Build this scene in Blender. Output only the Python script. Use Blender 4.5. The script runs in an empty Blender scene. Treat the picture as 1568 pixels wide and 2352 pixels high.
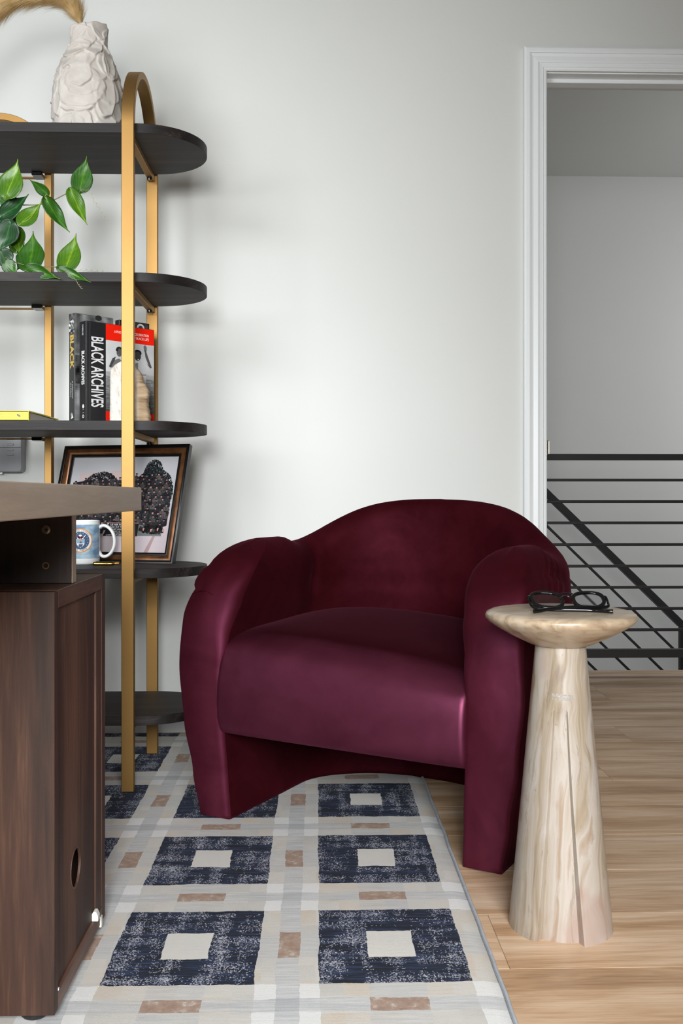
import bpy, bmesh, math, random
from mathutils import Vector, Matrix, noise
PI = math.pi
SC = bpy.context.scene
COL = SC.collection

# ------------------------------------------------------------------ camera, world, lights, exposure
YAW = math.radians(1.5)
CS, SN = math.cos(YAW), math.sin(YAW)
F = 2250.0                                  # focal length in pixels of the 1568 wide frame
camd = bpy.data.cameras.new('camera')
cam = bpy.data.objects.new('camera', camd)
COL.objects.link(cam)
cam.location = (0, 0, 0.75)
cam.rotation_euler = (PI / 2, 0, -YAW)
camd.sensor_fit = 'HORIZONTAL'
camd.sensor_width = 36
camd.lens = 36 * F / 1568
camd.shift_y = -36 / 1568
camd.clip_start = 0.05
SC.camera = cam

world = bpy.data.worlds.new('world')
SC.world = world
world.use_nodes = True
bg = world.node_tree.nodes['Background']
bg.inputs[0].default_value = (0.86, 0.93, 1.0, 1)
bg.inputs[1].default_value = 1.4

def area(name, loc, target, sx, sy, power, color, spread=180):
    l = bpy.data.lights.new(name, 'AREA')
    l.shape = 'RECTANGLE'; l.size = sx; l.size_y = sy; l.energy = power; l.color = color; l.spread = math.radians(spread)
    o = bpy.data.objects.new(name, l)
    COL.objects.link(o)
    o.location = loc
    o.rotation_euler = (Vector(target) - Vector(loc)).to_track_quat('-Z', 'Y').to_euler()
    return o
area('photographer_light', (-0.16, -0.9, 1.15), (-0.1, 2.8, 0.95), 0.50, 0.50, 14.5, (0.97, 0.99, 1.0), 75)
area('left_window_daylight', (-1.6, -0.3, 1.75), (-0.80, 3.1, 1.60), 1.3, 1.2, 16, (0.95, 0.98, 1.0), 66)
area('rear_fill_softbox', (0.5, -1.9, 1.7), (0.25, 1.2, -0.5), 1.2, 1.0, 30, (0.97, 0.98, 1.0), 58)  # unseen softbox added behind the camera to brighten rug and floor
area('hall_daylight', (3.4, 4.6, 1.6), (1.6, 5.8, 1.0), 1.0, 1.6, 22, (0.98, 0.99, 1.0))

SC.view_settings.view_transform = 'Standard'
SC.view_settings.look = 'None'
SC.view_settings.gamma = 1
SC.view_settings.use_curve_mapping = False
SC.view_settings.exposure = 0.0

# ------------------------------------------------------------------ helpers
def at(px, py, d):
    """world point seen at a pixel at depth d in front of the camera (used for measuring the photograph)"""
    xc = (px - 784) / F * d
    return Vector((d * SN + xc * CS, d * CS - xc * SN, 0.75 - (py - 1140) / F * d))

def cw(xc, d, z=0.0):
    return Vector((d * SN + xc * CS, d * CS - xc * SN, z))

def tag(o, label=None, cat=None, group=None, kind=None):
    if label: o['label'] = label
    if cat: o['category'] = cat
    if group: o['group'] = group
    if kind: o['kind'] = kind
    return o

def empty(name, loc=(0, 0, 0), rz=0.0, **k):
    o = bpy.data.objects.new(name, None)
    COL.objects.link(o)
    o.location = loc; o.rotation_euler = (0, 0, rz)
    o.empty_display_size = 0.05
    return tag(o, **k)

class MB:
    """collects geometry; build() links it as ONE mesh object"""
    def __init__(s):
        s.bm = bmesh.new()
    def box(s, x0, x1, y0, y1, z0, z1, bev=0.0, M=None, seg=2):
        r = bmesh.ops.create_cube(s.bm, size=1.0)
        vs = r['verts']
        for v in vs:
            v.co = Vector(((x0 + x1) / 2 + v.co.x * (x1 - x0), (y0 + y1) / 2 + v.co.y * (y1 - y0), (z0 + z1) / 2 + v.co.z * (z1 - z0)))
        if bev:
            es = list({e for v in vs for e in v.link_edges})
            g = bmesh.ops.bevel(s.bm, geom=es, offset=bev, segments=seg, affect='EDGES', profile=0.5)
            vs = list({v for f in g['faces'] for v in f.verts} | {v for v in vs if v.is_valid})
        if M:
            for v in vs: v.co = M @ v.co
        return vs
    def grid(s, rows, closed_u=False, closed_v=False, cap=False):
        V = [[s.bm.verts.new(p) for p in r] for r in rows]
        n, m = len(V), len(V[0])
        for i in range(n if closed_v else n - 1):
            a, b = V[i], V[(i + 1) % n]
            for j in range(m if closed_u else m - 1):
                k = (j + 1) % m
                try: s.bm.faces.new((a[j], a[k], b[k], b[j]))
                except ValueError: pass
        if cap:
            s.bm.faces.new(list(reversed(V[0]))); s.bm.faces.new(V[-1])
        return V
    def lathe(s, prof, seg=48, c=(0, 0, 0), cap=True):
        rows = [[(c[0] + r * math.cos(2 * PI * k / seg), c[1] + r * math.sin(2 * PI * k / seg), c[2] + z) for k in range(seg)] for r, z in prof]
        return s.grid(rows, closed_u=True, cap=cap)
    def tube(s, pts, rad, seg=8, cap=True, closed=False):
        pts = [Vector(p) for p in pts]
        n = len(pts)
        rads = rad if isinstance(rad, (list, tuple)) else [rad] * n
        up = Vector((0, 0, 1)); rows = []; prev = None
        for i, p in enumerate(pts):
            if closed: t = pts[(i + 1) % n] - pts[i - 1]
            else: t = pts[min(i + 1, n - 1)] - pts[max(i - 1, 0)]
            t.normalize()
            if prev is None:
                a = t.cross(up)
                if a.length < 0.05: a = t.cross(Vector((1, 0, 0)))
            else: a = prev - t * prev.dot(t)
            a.normalize(); b = t.cross(a); prev = a
            rows.append([p + (a * math.cos(2 * PI * k / seg) + b * math.sin(2 * PI * k / seg)) * rads[i] for k in range(seg)])
        s.grid(rows, closed_u=True, closed_v=closed, cap=cap and not closed)
    def prism(s, poly, z0, z1, M=None):
        """extrude a 2-D outline from z0 to z1"""
        a = [s.bm.verts.new((p[0], p[1], z0)) for p in poly]
        b = [s.bm.verts.new((p[0], p[1], z1)) for p in poly]
        n = len(poly)
        s.bm.faces.new(list(reversed(a))); s.bm.faces.new(b)
        for i in range(n):
            s.bm.faces.new((a[i], a[(i + 1) % n], b[(i + 1) % n], b[i]))
        if M:
            for v in a + b: v.co = M @ v.co
        return a + b
    def build(s, name, m, parent=None, smooth=False, ang=40, M=None, bevel=0, recalc=True, subd=0):
        if M: bmesh.ops.transform(s.bm, matrix=M, verts=s.bm.verts)
        if recalc: bmesh.ops.recalc_face_normals(s.bm, faces=s.bm.faces)
        me = bpy.data.meshes.new(name)
        s.bm.to_mesh(me); s.bm.free()
        me.materials.append(m)
        if smooth:
            for p in me.polygons: p.use_smooth = True
            if ang < 180: me.set_sharp_from_angle(angle=math.radians(ang))
        o = bpy.data.objects.new(name, me)
        COL.objects.link(o)
        if parent: o.parent = parent
        if bevel:
            b = o.modifiers.new('bevel', 'BEVEL'); b.width = bevel; b.segments = 2; b.limit_method = 'ANGLE'; b.angle_limit = math.radians(35)
        if subd:
            b = o.modifiers.new('subd', 'SUBSURF'); b.levels = subd; b.render_levels = subd
        return o

def copy_obj(o, parent=None, name=None):
    c = o.copy(); COL.objects.link(c)
    if parent: c.parent = parent
    return c

# ------------------------------------------------------------------ material helpers
class S:
    """wraps a node socket so that shader maths reads like maths"""
    def __init__(s, nt, sock): s.nt, s.k = nt, sock
    def op(s, kind, *a):
        n = s.nt.nodes.new('ShaderNodeMath'); n.operation = kind
        for i, v in enumerate((s,) + a):
            if isinstance(v, S): s.nt.links.new(v.k, n.inputs[i])
            else: n.inputs[i].default_value = v
        return S(s.nt, n.outputs[0])
    def __add__(s, o): return s.op('ADD', o)
    def __sub__(s, o): return s.op('SUBTRACT', o)
    def __mul__(s, o): return s.op('MULTIPLY', o)
    def __truediv__(s, o): return s.op('DIVIDE', o)
    def lt(s, o): return s.op('LESS_THAN', o)
    def gt(s, o): return s.op('GREATER_THAN', o)
    def abs(s): return s.op('ABSOLUTE')
    def floor(s): return s.op('FLOOR')
    def fract(s): return s.op('FRACT')

class Mat:
    def __init__(s, name, rough=0.5, **kw):
        s.m = bpy.data.materials.new(name); s.m.use_nodes = True
        s.nt = s.m.node_tree
        s.b = s.nt.nodes['Principled BSDF']
        s.b.inputs['Roughness'].default_value = rough
        for k, v in kw.items():
            s.b.inputs[k.replace('_', ' ')].default_value = v
    def link(s, a, b): s.nt.links.new(a.k if isinstance(a, S) else a, b)
    def set(s, inp, v):
        if isinstance(v, S): s.link(v, s.b.inputs[inp])
        else: s.b.inputs[inp].default_value = v
    def coord(s, kind='Object'):
        return S(s.nt, s.nt.nodes.new('ShaderNodeTexCoord').outputs[kind])
    def rnd(s): return S(s.nt, s.nt.nodes.new('ShaderNodeObjectInfo').outputs['Random'])
    def sep(s, v):
        n = s.nt.nodes.new('ShaderNodeSeparateXYZ'); s.link(v, n.inputs[0])
        return [S(s.nt, n.outputs[i]) for i in range(3)]
    def comb(s, *a):
        n = s.nt.nodes.new('ShaderNodeCombineXYZ')
        for i, v in enumerate(a):
            if isinstance(v, S): s.link(v, n.inputs[i])
            else: n.inputs[i].default_value = v
        return S(s.nt, n.outputs[0])
    def scale(s, v, sc, off=None):
        n = s.nt.nodes.new('ShaderNodeVectorMath'); n.operation = 'MULTIPLY_ADD'
        s.link(v, n.inputs[0]); n.inputs[1].default_value = sc
        if isinstance(off, S): s.link(off, n.inputs[2])
        elif off is not None: n.inputs[2].default_value = off
        return S(s.nt, n.outputs[0])
    def vadd(s, a, b):
        n = s.nt.nodes.new('ShaderNodeVectorMath'); n.operation = 'ADD'
        s.link(a, n.inputs[0]); s.link(b, n.inputs[1])
        return S(s.nt, n.outputs[0])
    def noise(s, v, scale=5, detail=4, rough=0.55, dist=0.0, out=0):
        n = s.nt.nodes.new('ShaderNodeTexNoise')
        s.link(v, n.inputs['Vector'])
        n.inputs['Scale'].default_value = scale; n.inputs['Detail'].default_value = detail
        n.inputs['Roughness'].default_value = rough; n.inputs['Distortion'].default_value = dist
        return S(s.nt, n.outputs[out])
    def white(s, v):
        n = s.nt.nodes.new('ShaderNodeTexWhiteNoise'); n.noise_dimensions = '3D'
        s.link(v, n.inputs['Vector']); return S(s.nt, n.outputs[0])
    def ramp(s, f, stops, interp='LINEAR'):
        n = s.nt.nodes.new('ShaderNodeValToRGB'); s.link(f, n.inputs[0])
        e = n.color_ramp.elements; n.color_ramp.interpolation = interp
        while len(e) < len(stops): e.new(0.5)
        for i, (p, c) in enumerate(stops):
            e[i].position = p
            e[i].color = (c, c, c, 1) if isinstance(c, (int, float)) else (*c, 1)
        return S(s.nt, n.outputs[0])
    def mix(s, f, a, b, kind='MIX'):
        n = s.nt.nodes.new('ShaderNodeMix'); n.data_type = 'RGBA'; n.blend_type = kind
        for inp, v in ((n.inputs[0], f), (n.inputs[6], a), (n.inputs[7], b)):
            if isinstance(v, S): s.link(v, inp)
            elif isinstance(v, (int, float)): inp.default_value = v
            else: inp.default_value = (*v, 1)
        return S(s.nt, n.outputs[2])
    def bump(s, h, strength=0.3, dist=0.002):
        n = s.nt.nodes.new('ShaderNodeBump'); s.link(h, n.inputs['Height'])
        n.inputs['Strength'].default_value = strength; n.inputs['Distance'].default_value = dist
        s.link(S(s.nt, n.outputs[0]), s.b.inputs['Normal'])

def lin(h):
    """sRGB hex to linear colour"""
    h = h.lstrip('#'); r = []
    for i in (0, 2, 4):
        c = int(h[i:i + 2], 16) / 255
        r.append(c / 12.92 if c <= 0.04045 else ((c + 0.055) / 1.055) ** 2.4)
    return tuple(r)

def plain(name, hexc, rough=0.5, var=0.04, vscale=30, bump=0.0, bscale=200, **kw):
    M = Mat(name, rough, **kw)
    c = lin(hexc); co = M.coord()
    n = M.noise(co, vscale, 3)
    M.set('Base Color', M.ramp(n, [(0.25, tuple(x * (1 - var) for x in c)), (0.75, tuple(min(1, x * (1 + var)) for x in c))]))
    if bump: M.bump(M.noise(co, bscale, 3), bump, 0.001)
    return M.m

def wood(name, dark, mid, light, axis=0, rough=0.45, fine=1.0, rand=True, bump=0.15, cath=0.6, stretch=0.05, **kw):
    M = Mat(name, rough, **kw)
    co = M.coord()
    if rand:
        r = M.rnd(); co = M.vadd(co, M.comb(r * 37.0, r * 91.0, r * 53.0))
    sc = [1.0, 1.0, 1.0]; sc[axis] = stretch
    v = M.scale(co, tuple(sc))
    warp = M.noise(M.scale(co, tuple(1.5 if i != axis else 0.6 for i in range(3))), 3, 2)
    w3 = M.comb(warp * cath * 0.15, warp * cath * 0.15, warp * cath * 0.15)
    v2 = M.vadd(v, w3)
    big = M.noise(v2, 14 * fine, 5, 0.6, 0.4)
    sml = M.noise(v, 130 * fine, 4, 0.7)
    f = big * 0.68 + sml * 0.32
    col = M.ramp(f, [(0.33, lin(dark)), (0.5, lin(mid)), (0.66, lin(light))])
    if rand:
        col = M.mix(M.rnd() * 0.35, col, M.mix(1.0, col, (0.72, 0.70, 0.68), 'MULTIPLY'))
    M.set('Base Color', col)
    M.bump(sml, bump, 0.001)
    return M.m

def metal(name, hexc, rough=0.35, met=1.0, bump=0.0):
    M = Mat(name, rough, Metallic=met)
    c = lin(hexc); co = M.coord()
    n = M.noise(co, 8, 2)
    M.set('Base Color', M.ramp(n, [(0.2, tuple(x * 0.94 for x in c)), (0.8, tuple(min(1, x * 1.04) for x in c))]))
    
    return M.m

def print_mat(name='print_ink', rough=0.35):
    M = Mat(name, rough)
    n = M.nt.nodes.new('ShaderNodeVertexColor'); n.layer_name = 'Ink'
    M.link(n.outputs[0], M.b.inputs['Base Color'])
    return M.m

MW = plain('wall_paint', '#cfd0cc', 0.45, 0.01, 3, 0.03, 350)
MCEIL = plain('ceiling_paint', '#b9b9b7', 0.85, 0.01, 3)
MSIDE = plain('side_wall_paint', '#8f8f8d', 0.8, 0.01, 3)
MHALL = plain('hall_wall_paint', '#c9c9c6', 0.8, 0.01, 3)
MTRIM = plain('trim_paint', '#e4e7e7', 0.35, 0.01, 5)
MGOLD = metal('brushed_brass', '#9a7848', 0.52)
MSHELF = wood('espresso_oak', '#0e0b0b', '#1d1817', '#3f3532', 0, 0.55, 1.3, rand=False, bump=0.25, stretch=0.03, Specular_IOR_Level=0.3)
MWAL = wood('walnut_upright', '#26160e', '#42291c', '#664633', 2, 0.62, 1.0, rand=True, stretch=0.05)
MWALH = wood('walnut_across', '#382620', '#54392d', '#705446', 1, 0.5, 1.0, rand=True, stretch=0.05)
MDESK = wood('taupe_laminate', '#93826f', '#a29180', '#b1a08e', 1, 0.5, 1.2, rand=False, bump=0.05, stretch=0.06)
MDARKW = wood('dark_walnut_panel', '#1a100c', '#251812', '#35241b', 2, 0.5, 1.0, rand=True, stretch=0.05)
MBLACK = plain('black_metal', '#1c1a1a', 0.45)
MBLKP = plain('black_plastic', '#0c0c0d', 0.12)
MINK = print_mat()
MINKG = print_mat('glossy_print', 0.15)
# ------------------------------------------------------------------ the room
WY = 3.14                 # back wall plane
DX0, DX1, DZ = 0.741, 1.62, 2.117
CEIL = 2.75
def struct(name, mb, m, parent=None, **k):
    o = mb.build(name, m, parent, **k)
    if not parent: o['kind'] = 'structure'
    return o
m = MB()
m.box(-2.4, DX0 - 0.018, WY, WY + 0.125, -0.02, CEIL + .02)
m.box(DX0 - 0.018, DX1 + 0.018, WY, WY + 0.125, DZ + 0.018, CEIL + .02)
m.box(DX1 + 0.018, 2.9, WY, WY + 0.125, -0.02, CEIL + .02)
struct('wall_back', m, MW)
m = MB()
m.box(-2.5, -2.4, -2.2, -1.1, -0.02, CEIL); m.box(-2.5, -2.4, 0.9, WY + .12, -0.02, CEIL)
m.box(-2.5, -2.4, -1.1, 0.9, -0.02, 0.9); m.box(-2.5, -2.4, -1.1, 0.9, 2.3, CEIL)
struct('wall_left', m, MSIDE)
m = MB(); m.box(2.9, 3.0, -2.2, WY + .12, -0.02, CEIL); struct('wall_right', m, MSIDE)
m = MB(); m.box(-2.5, 0.0, -2.3, -2.2, -0.02, CEIL); m.box(1.6, 3.0, -2.3, -2.2, -0.02, CEIL)
m.box(0, 1.6, -2.3, -2.2, -.02, .9); m.box(0, 1.6, -2.3, -2.2, 2.3, CEIL); struct('wall_front', m, MSIDE)
m = MB(); m.box(-2.5, 3.0, -2.3, WY + .125, CEIL, CEIL + .1); struct('ceiling', m, MCEIL)
# hall and stairwell beyond the doorway
m = MB(); m.box(-1.2, 4.2, 6.08, 6.2, -3.0, CEIL); struct('wall_hall', m, MHALL)
m = MB(); m.box(-1.3, -1.2, WY + .125, 6.2, -3.0, CEIL); struct('wall_hall_left', m, MHALL)
m = MB(); m.box(4.2, 4.3, WY + .125, 6.2, -3.0, CEIL); struct('wall_hall_right', m, MHALL)
m = MB(); m.box(-1.3, 4.3, WY + .125, 6.2, CEIL, CEIL + .1); struct('ceiling_hall', m, MHALL)
m = MB(); m.box(-1.2, 4.2, 4.04, 6.08, -3.1, -3.0); struct('floor_stairwell', m, MHALL)
# baseboards
def baseboard(name, x0, x1):
    prof = [(0, 0), (-.014, 0), (-.014, .07), (-.010, .082), (-.004, .09), (0, .09)]
    m = MB(); m.grid([[(x, WY + a, b) for a, b in prof] for x in (x0, x1)], closed_u=True, cap=True)
    struct(name, m, MTRIM)
baseboard('baseboard_back', -2.4, DX0 - 0.078)
baseboard('baseboard_right', DX1 + .078, 2.9)

# floor: planks laid one by one, grain running along the wall
MSUB = plain('subfloor', '#5d4c3c', 0.9)
m = MB(); m.box(-2.5, 3.0, -2.3, WY + .13, -0.05, -0.0125); m.box(-1.3, 4.3, WY + .13, 4.03, -.05, -.0125)
floor = struct('floor', m, MSUB)
M = Mat('oak_plank', 0.42)
co = M.coord(); r = M.rnd()
co = M.vadd(co, M.comb(r * 47.0, r * 83.0, r * 29.0))
warp = M.noise(M.scale(co, (1.2, 5, 1)), 1.6, 2)
v = M.vadd(M.scale(co, (0.10, 1, 1)), M.comb(0.0, warp * 0.10, 0.0))
big = M.noise(v, 16, 5, 0.62, 0.35)
fine = M.noise(M.scale(co, (0.035, 1, 1)), 240, 4, 0.7)
f = big * 0.72 + fine * 0.28
c1 = M.ramp(f, [(0.32, lin('#8d6b4b')), (0.44, lin('#b3906d')), (0.54, lin('#caab8b')), (0.68, lin('#dfc8b0'))])
gr = M.mix(M.white(M.comb(r * 100.0, 0.0, 0.0)) * 0.55, c1, M.mix(1.0, c1, (0.86, 0.90, 0.97), 'MULTIPLY'))
M.set('Base Color', gr)
M.bump(fine, 0.12, 0.001)
M.set('Roughness', fine * 0.15 + 0.36)
MPLANK = M.m
m = MB(); m.box(-0.7462, 0.7462, -0.1014, 0.1014, -0.0125, 0.0, 0.0005, seg=1)
plank0 = m.build('plank', MPLANK, floor)
PW = 0.2035
first = True
rng = random.Random(5)
joints = {0: 0.308, 3: 0.16, 5: 0.784, 1: 0.96, 2: 1.31, 4: -0.35, 6: 0.05}
for row in range(-18, 13):
    y0 = 1.547 + (row - 0) * PW              # near edge of this row
    y = y0 - PW / 2 + PW
    j = joints.get(row, rng.uniform(-0.7, 0.7))
    x0, x1 = (-2.5, 2.9) if y < WY + .1 else (-1.3, 4.2)
    k0 = math.floor((x0 - j) / 1.493) - 0
    x = j + k0 * 1.493
    while x < x1:
        o = plank0 if first else copy_obj(plank0, floor); first = False
        o.location = (x + 0.7465, y, 0)
        x += 1.493
# nosing along the stair opening
m = MB(); m.box(-1.2, 4.2, 4.005, 4.045, -0.03, 0.0006, 0.0005); tag(m.build('trim_1', MWAL), kind='structure')
bpy.data.objects['trim_1'].data.materials[0] = wood('oak_nosing', '#7a5c44', '#96775c', '#a98b70', 0, 0.45, rand=False)
m = MB(); m.box(-1.2, 4.2, 4.03, 4.045, -3.0, -0.03); struct('wall_landing', m, MHALL)

# door casing: one moulding swept up, across and down, mitred at the corners
prof = [(0.000, 0.0), (0.000, -0.012), (0.004, -0.014), (0.006, -0.014), (0.0065, -0.0125), (0.010, -0.0135), (0.012, -0.0155), (0.0125, -0.0145), (0.024, -0.016),
        (0.0245, -0.0175), (0.030, -0.0195), (0.044, -0.0175), (0.053, -0.020), (0.0535, -0.0235), (0.058, -0.025), (0.068, -0.0245), (0.074, -0.021), (0.075, 0.0)]
def casing(name, parent, kind):
    m = MB(); rows = []
    for o_, d_ in prof:
        if kind == 'left': pts = [(DX0 - o_, WY + d_, 0.0), (DX0 - o_, WY + d_, DZ + o_)]
        elif kind == 'head': pts = [(DX0 - o_, WY + d_, DZ + o_), (DX1 + o_, WY + d_, DZ + o_)]
        else: pts = [(DX1 + o_, WY + d_, DZ + o_), (DX1 + o_, WY + d_, 0.0)]
        rows.append(pts)
    m.grid(rows, closed_v=True)
    return m.build(name, MTRIM, parent)
dr = empty('door_1', kind='structure')
casing('casing_side', dr, 'left'); casing('casing_head', dr, 'head'); casing('casing_side', dr, 'right')
m = MB(); m.box(DX0 - .018, DX0 + .003, WY, WY + .125, 0, DZ + .0); m.build('jamb', MTRIM, dr, bevel=.001)
m = MB(); m.box(DX1 - .003, DX1 + .018, WY, WY + .125, 0, DZ + .0); m.build('jamb', MTRIM, dr, bevel=.001)
m = MB(); m.box(DX0 - .018, DX1 + .018, WY, WY + .125, DZ - .003, DZ + .018); m.build('head_jamb', MTRIM, dr, bevel=.001)
m = MB(); m.box(DX0 + .003, DX1 - .003, WY + .040, WY + .078, DZ - .016, DZ - .003); m.build('door_stop', MTRIM, dr, bevel=.001)
m = MB(); m.box(DX0 + .003, DX0 + .013, WY + .040, WY + .078, 0, DZ - .016); m.build('door_stop', MTRIM, dr, bevel=.001)
# strike plate with its curved lip on the edge of the jamb
MNICK = metal('satin_nickel', '#b9b2a2', 0.3)
m = MB()
zc = 0.75 + (1140 - 1028) / 712
m.box(DX0 + .003, DX0 + .0045, WY + .004, WY + .034, zc - .030, zc + .030)
rows = []
for i in range(7):
    t = i / 6; a = t * 1.3
    x = DX0 + .004 + .006 * (1 - math.cos(a)) ; y = WY + .004 - .010 * math.sin(a)
    rows.append([(x, y, zc - .024 + .004 * t), (x + .0012, y, zc - .024 + .004 * t), (x + .0012, y, zc + .024 - .004 * t), (x, y, zc + .024 - .004 * t)])
m.grid(rows, closed_u=True, cap=True)
m.build('strike_plate', MNICK, dr, smooth=True)

# landing railing: square top and bottom rails, eight thin horizontal bars, posts
rl = empty('landing_railing', (0.6, 4.07, 0), label='black metal railing with horizontal bars along the hall floor edge, nearer of the two railings', cat='railing')
def rail_box(name, z, h, d, parent, x0=-0.05, x1=3.2, y=0.0):
    m = MB(); m.box(x0, x1, y - d / 2, y + d / 2, z - h / 2, z + h / 2, 0.0015, seg=1)
    return m.build(name, MBLACK, parent)
rail_box('top_rail', 0.914, 0.026, 0.034, rl)
rail_box('bottom_rail', 0.0935, 0.034, 0.034, rl)
for z in (.818, .728, .639, .548, .458, .369, .280, .191):
    rail_box('bar', z, 0.0115, 0.012, rl)
for x in (-0.05, 1.60, 3.2):
    m = MB(); m.box(x - .016, x + .016, -.016, .016, 0.004, .927, .0015, seg=1); m.build('post', MBLACK, rl)
# stair railing descending to the right, further back
sr = empty('stair_railing', (0.6, 4.97, 0), label='black sloping stair railing descending to the right, behind the horizontal bar railing', cat='railing')
def P5(px, py): 
    v = at(px, py, 5.0); return v.x - 0.6, v.z
def slope_bar(name, ox, oy, h, d, x1=1566, x0=1040, yoff=0.0):
    a = P5(x0, 1133 + oy + .968 * (x0 - 1254.6)); b = P5(x1, 1133 + oy + .968 * (x1 - 1254.6))
    a = Vector((a[0], yoff, a[1])); b = Vector((b[0], yoff, b[1]))
    L = (b - a).length; c = (a + b) / 2; ang = math.atan2(-(b.z - a.z), b.x - a.x)
    m = MB(); m.box(-L / 2, L / 2, -d / 2, d / 2, -h / 2, h / 2, .0015, seg=1)
    o = m.build(name, MBLACK, sr); o.location = c; o.rotation_euler = (0, ang, 0)
slope_bar('handrail', 0, 0, 0.034, 0.05, x1=1567)
for k in range(1, 9): slope_bar('bar', 0, 74 * k, 0.0125, 0.0125)
m = MB(); a = P5(1568, 1441); m.box(a[0] - .012, a[0] + .022, -.018, .018, -1.6, a[1] + .01, .0015, seg=1); m.build('post', MBLACK, sr)
a2 = P5(1035, 900); m = MB(); m.box(a2[0] - .04, a2[0] - .006, -.018, .018, -1.6, P5(0, 925)[1], .0015, seg=1); m.build('post', MBLACK, sr)
m = MB(); m.box(.0, 1.3, -.08, .08, -3, -1.55); m.build('base_curb', MHALL, sr)

# ------------------------------------------------------------------ rug
M = Mat('woven_rug', 0.95)
co = M.coord()
wob = M.noise(co, 55, 3); wob2 = M.noise(M.vadd(co, M.comb(7.0, 3.0, 0.0)), 55, 3)
big1 = M.noise(co, 6, 2); big2 = M.noise(M.vadd(co, M.comb(4.0, 9.0, 0.0)), 6, 2)
x, y, z = M.sep(co)
x = x + (wob - 0.5) * 0.006 + (big1 - 0.5) * 0.012
y = y + (wob2 - 0.5) * 0.006 + (big2 - 0.5) * 0.012
u = (x - 0.1235) / 0.335 + 0.5; w = (y - 1.6285) / 0.3885 + 0.5
fu = u.fract() - 0.5; fw = w.fract() - 0.5
ax = fu.abs() * 0.335; ay = fw.abs() * 0.3885
navy = ax.lt(0.118) * ay.lt(0.132)
inner = ax.lt(0.038) * ay.lt(0.046)
bandx = ax.gt(0.1495) * x.lt(0.262); bandy = ay.gt(0.176)
midx = ax.lt(0.044); midy = ay.lt(0.045)
cross = bandx * bandy
band = bandx.op('MAXIMUM', bandy)
brown = (bandy * midx).op('MAXIMUM', bandx * midy)
patch = ax.gt(0.118) * ay.gt(0.132)          # the pale corners around the crossings
midband = (midx * ay.gt(0.132)).op('MAXIMUM', midy * ax.gt(0.118))
streak = M.noise(M.scale(co, (0.6, 9, 1)), 18, 4, 0.65)
cloud = M.noise(co, 9, 4, 0.6)
cell = M.white(M.comb((x / 0.0419).floor(), (y / 0.0486).floor(), 0.0))
cream = M.ramp(cloud * 0.6 + cell * 0.4, [(0.25, lin('#c2bfb9')), (0.5, lin('#cfccc5')), (0.8, lin('#ccbfae'))])
cream = M.mix(patch * 0.85, cream, lin('#e4e4e2'))
grey = M.ramp(streak, [(0.25, lin('#a6a9ac')), (0.5, lin('#bfc0c0')), (0.75, lin('#d6d5d1'))])
brn = M.ramp(M.noise(co, 60, 4, 0.7), [(0.35, lin('#9a8070')), (0.58, lin('#ac9686')), (0.68, lin('#c6bcb2'))])
base = M.mix(midband * 0.55, cream, grey)
base = M.mix(band * (cloud * 0.9 + 0.35), base, grey)
base = M.mix(cross * 0.35, base, lin('#8d9296'))
base = M.mix(brown, base, brn)
# navy blocks: horizontal ribs and worn speckle
ribs = M.noise(M.scale(co, (0.10, 1, 1)), 150, 3, 0.6)
nav = M.ramp(ribs, [(0.36, lin('#0b101a')), (0.5, lin('#151f32')), (0.62, lin('#283553')), (0.75, lin('#3f4969'))])
px_ = M.comb((x * 640).floor(), (y * 480).floor(), 0.0)
sp = M.white(px_)
dens = M.noise(M.scale(co, (1.8, 0.35, 1)), 15, 3, 0.6) * 0.55 + M.noise(M.scale(co, (0.25, 2.2, 1)), 17, 3, 0.6) * 0.45
sp = sp.lt((dens - 0.455) * 4.2)
nav = M.mix(sp, nav, M.ramp(M.white(M.comb((x * 260).floor(), (y * 360).floor(), 3.0)), [(0.2, lin('#6d7384')), (0.9, lin('#bcbcc4'))]))
base = M.mix(navy, base, nav)
base = M.mix(inner, base, M.ramp(cloud, [(0.3, lin('#d3d1cc')), (0.7, lin('#dad6cd'))]))
base = M.mix(M.noise(co, 900, 2) * 0.25, base, (0.9, 0.9, 0.9), 'MULTIPLY')
M.set('Base Color', base)
M.bump(M.noise(co, 700, 3, 0.7) + ribs * 0.5, 0.6, 0.0015)
MRUG = M.m
RX0, RX1, RY0, RY1, RT = -2.15, 0.285, 0.35, 3.11, 0.007
m = MB(); nx, ny = 90, 100
rows = []
for j in range(ny + 1):
    y = RY0 + (RY1 - RY0) * j / ny; r = []
    for i in range(nx + 1):
        x = RX0 + (RX1 - RX0) * i / nx
        dx = 0.0025 * (noise.noise(Vector((0.0, y * 9, 2.0)))) if i == nx else 0
        z = RT - 0.0012 + 0.0012 * noise.noise(Vector((x * 25, y * 25, 0)))
        if i in (0, nx) or j in (0, ny): z = RT - .005
        r.append((x + dx, y, z))
    rows.append(r)
rows = [[(p[0], p[1], 0.0008) for p in rows[0]]] + rows + [[(p[0], p[1], 0.0008) for p in rows[-1]]]
rows = [[(r[0][0], r[0][1], .0008)] + r + [(r[-1][0], r[-1][1], .0008)] for r in rows]
m.grid(rows)
rug = empty('rug', label='patterned area rug with navy blocks and cream centres under the armchair and shelf', cat='rug')
m.build('pile', MRUG, rug, smooth=True, ang=180)
m = MB(); pts = []
for k in range(160):
    y = RY0 + (RY1 - RY0) * k / 159
    pts.append((RX1 + .0025 * noise.noise(Vector((0.0, y * 9, 2.0))) - .001, y, .0042 + .0004 * math.sin(k * 2.1)))
m.tube(pts, .0035, 6)
m.build('edge_binding', plain('rug_binding', '#a3a8ae', 0.9, 0.1, 60), rug, smooth=True)
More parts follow.
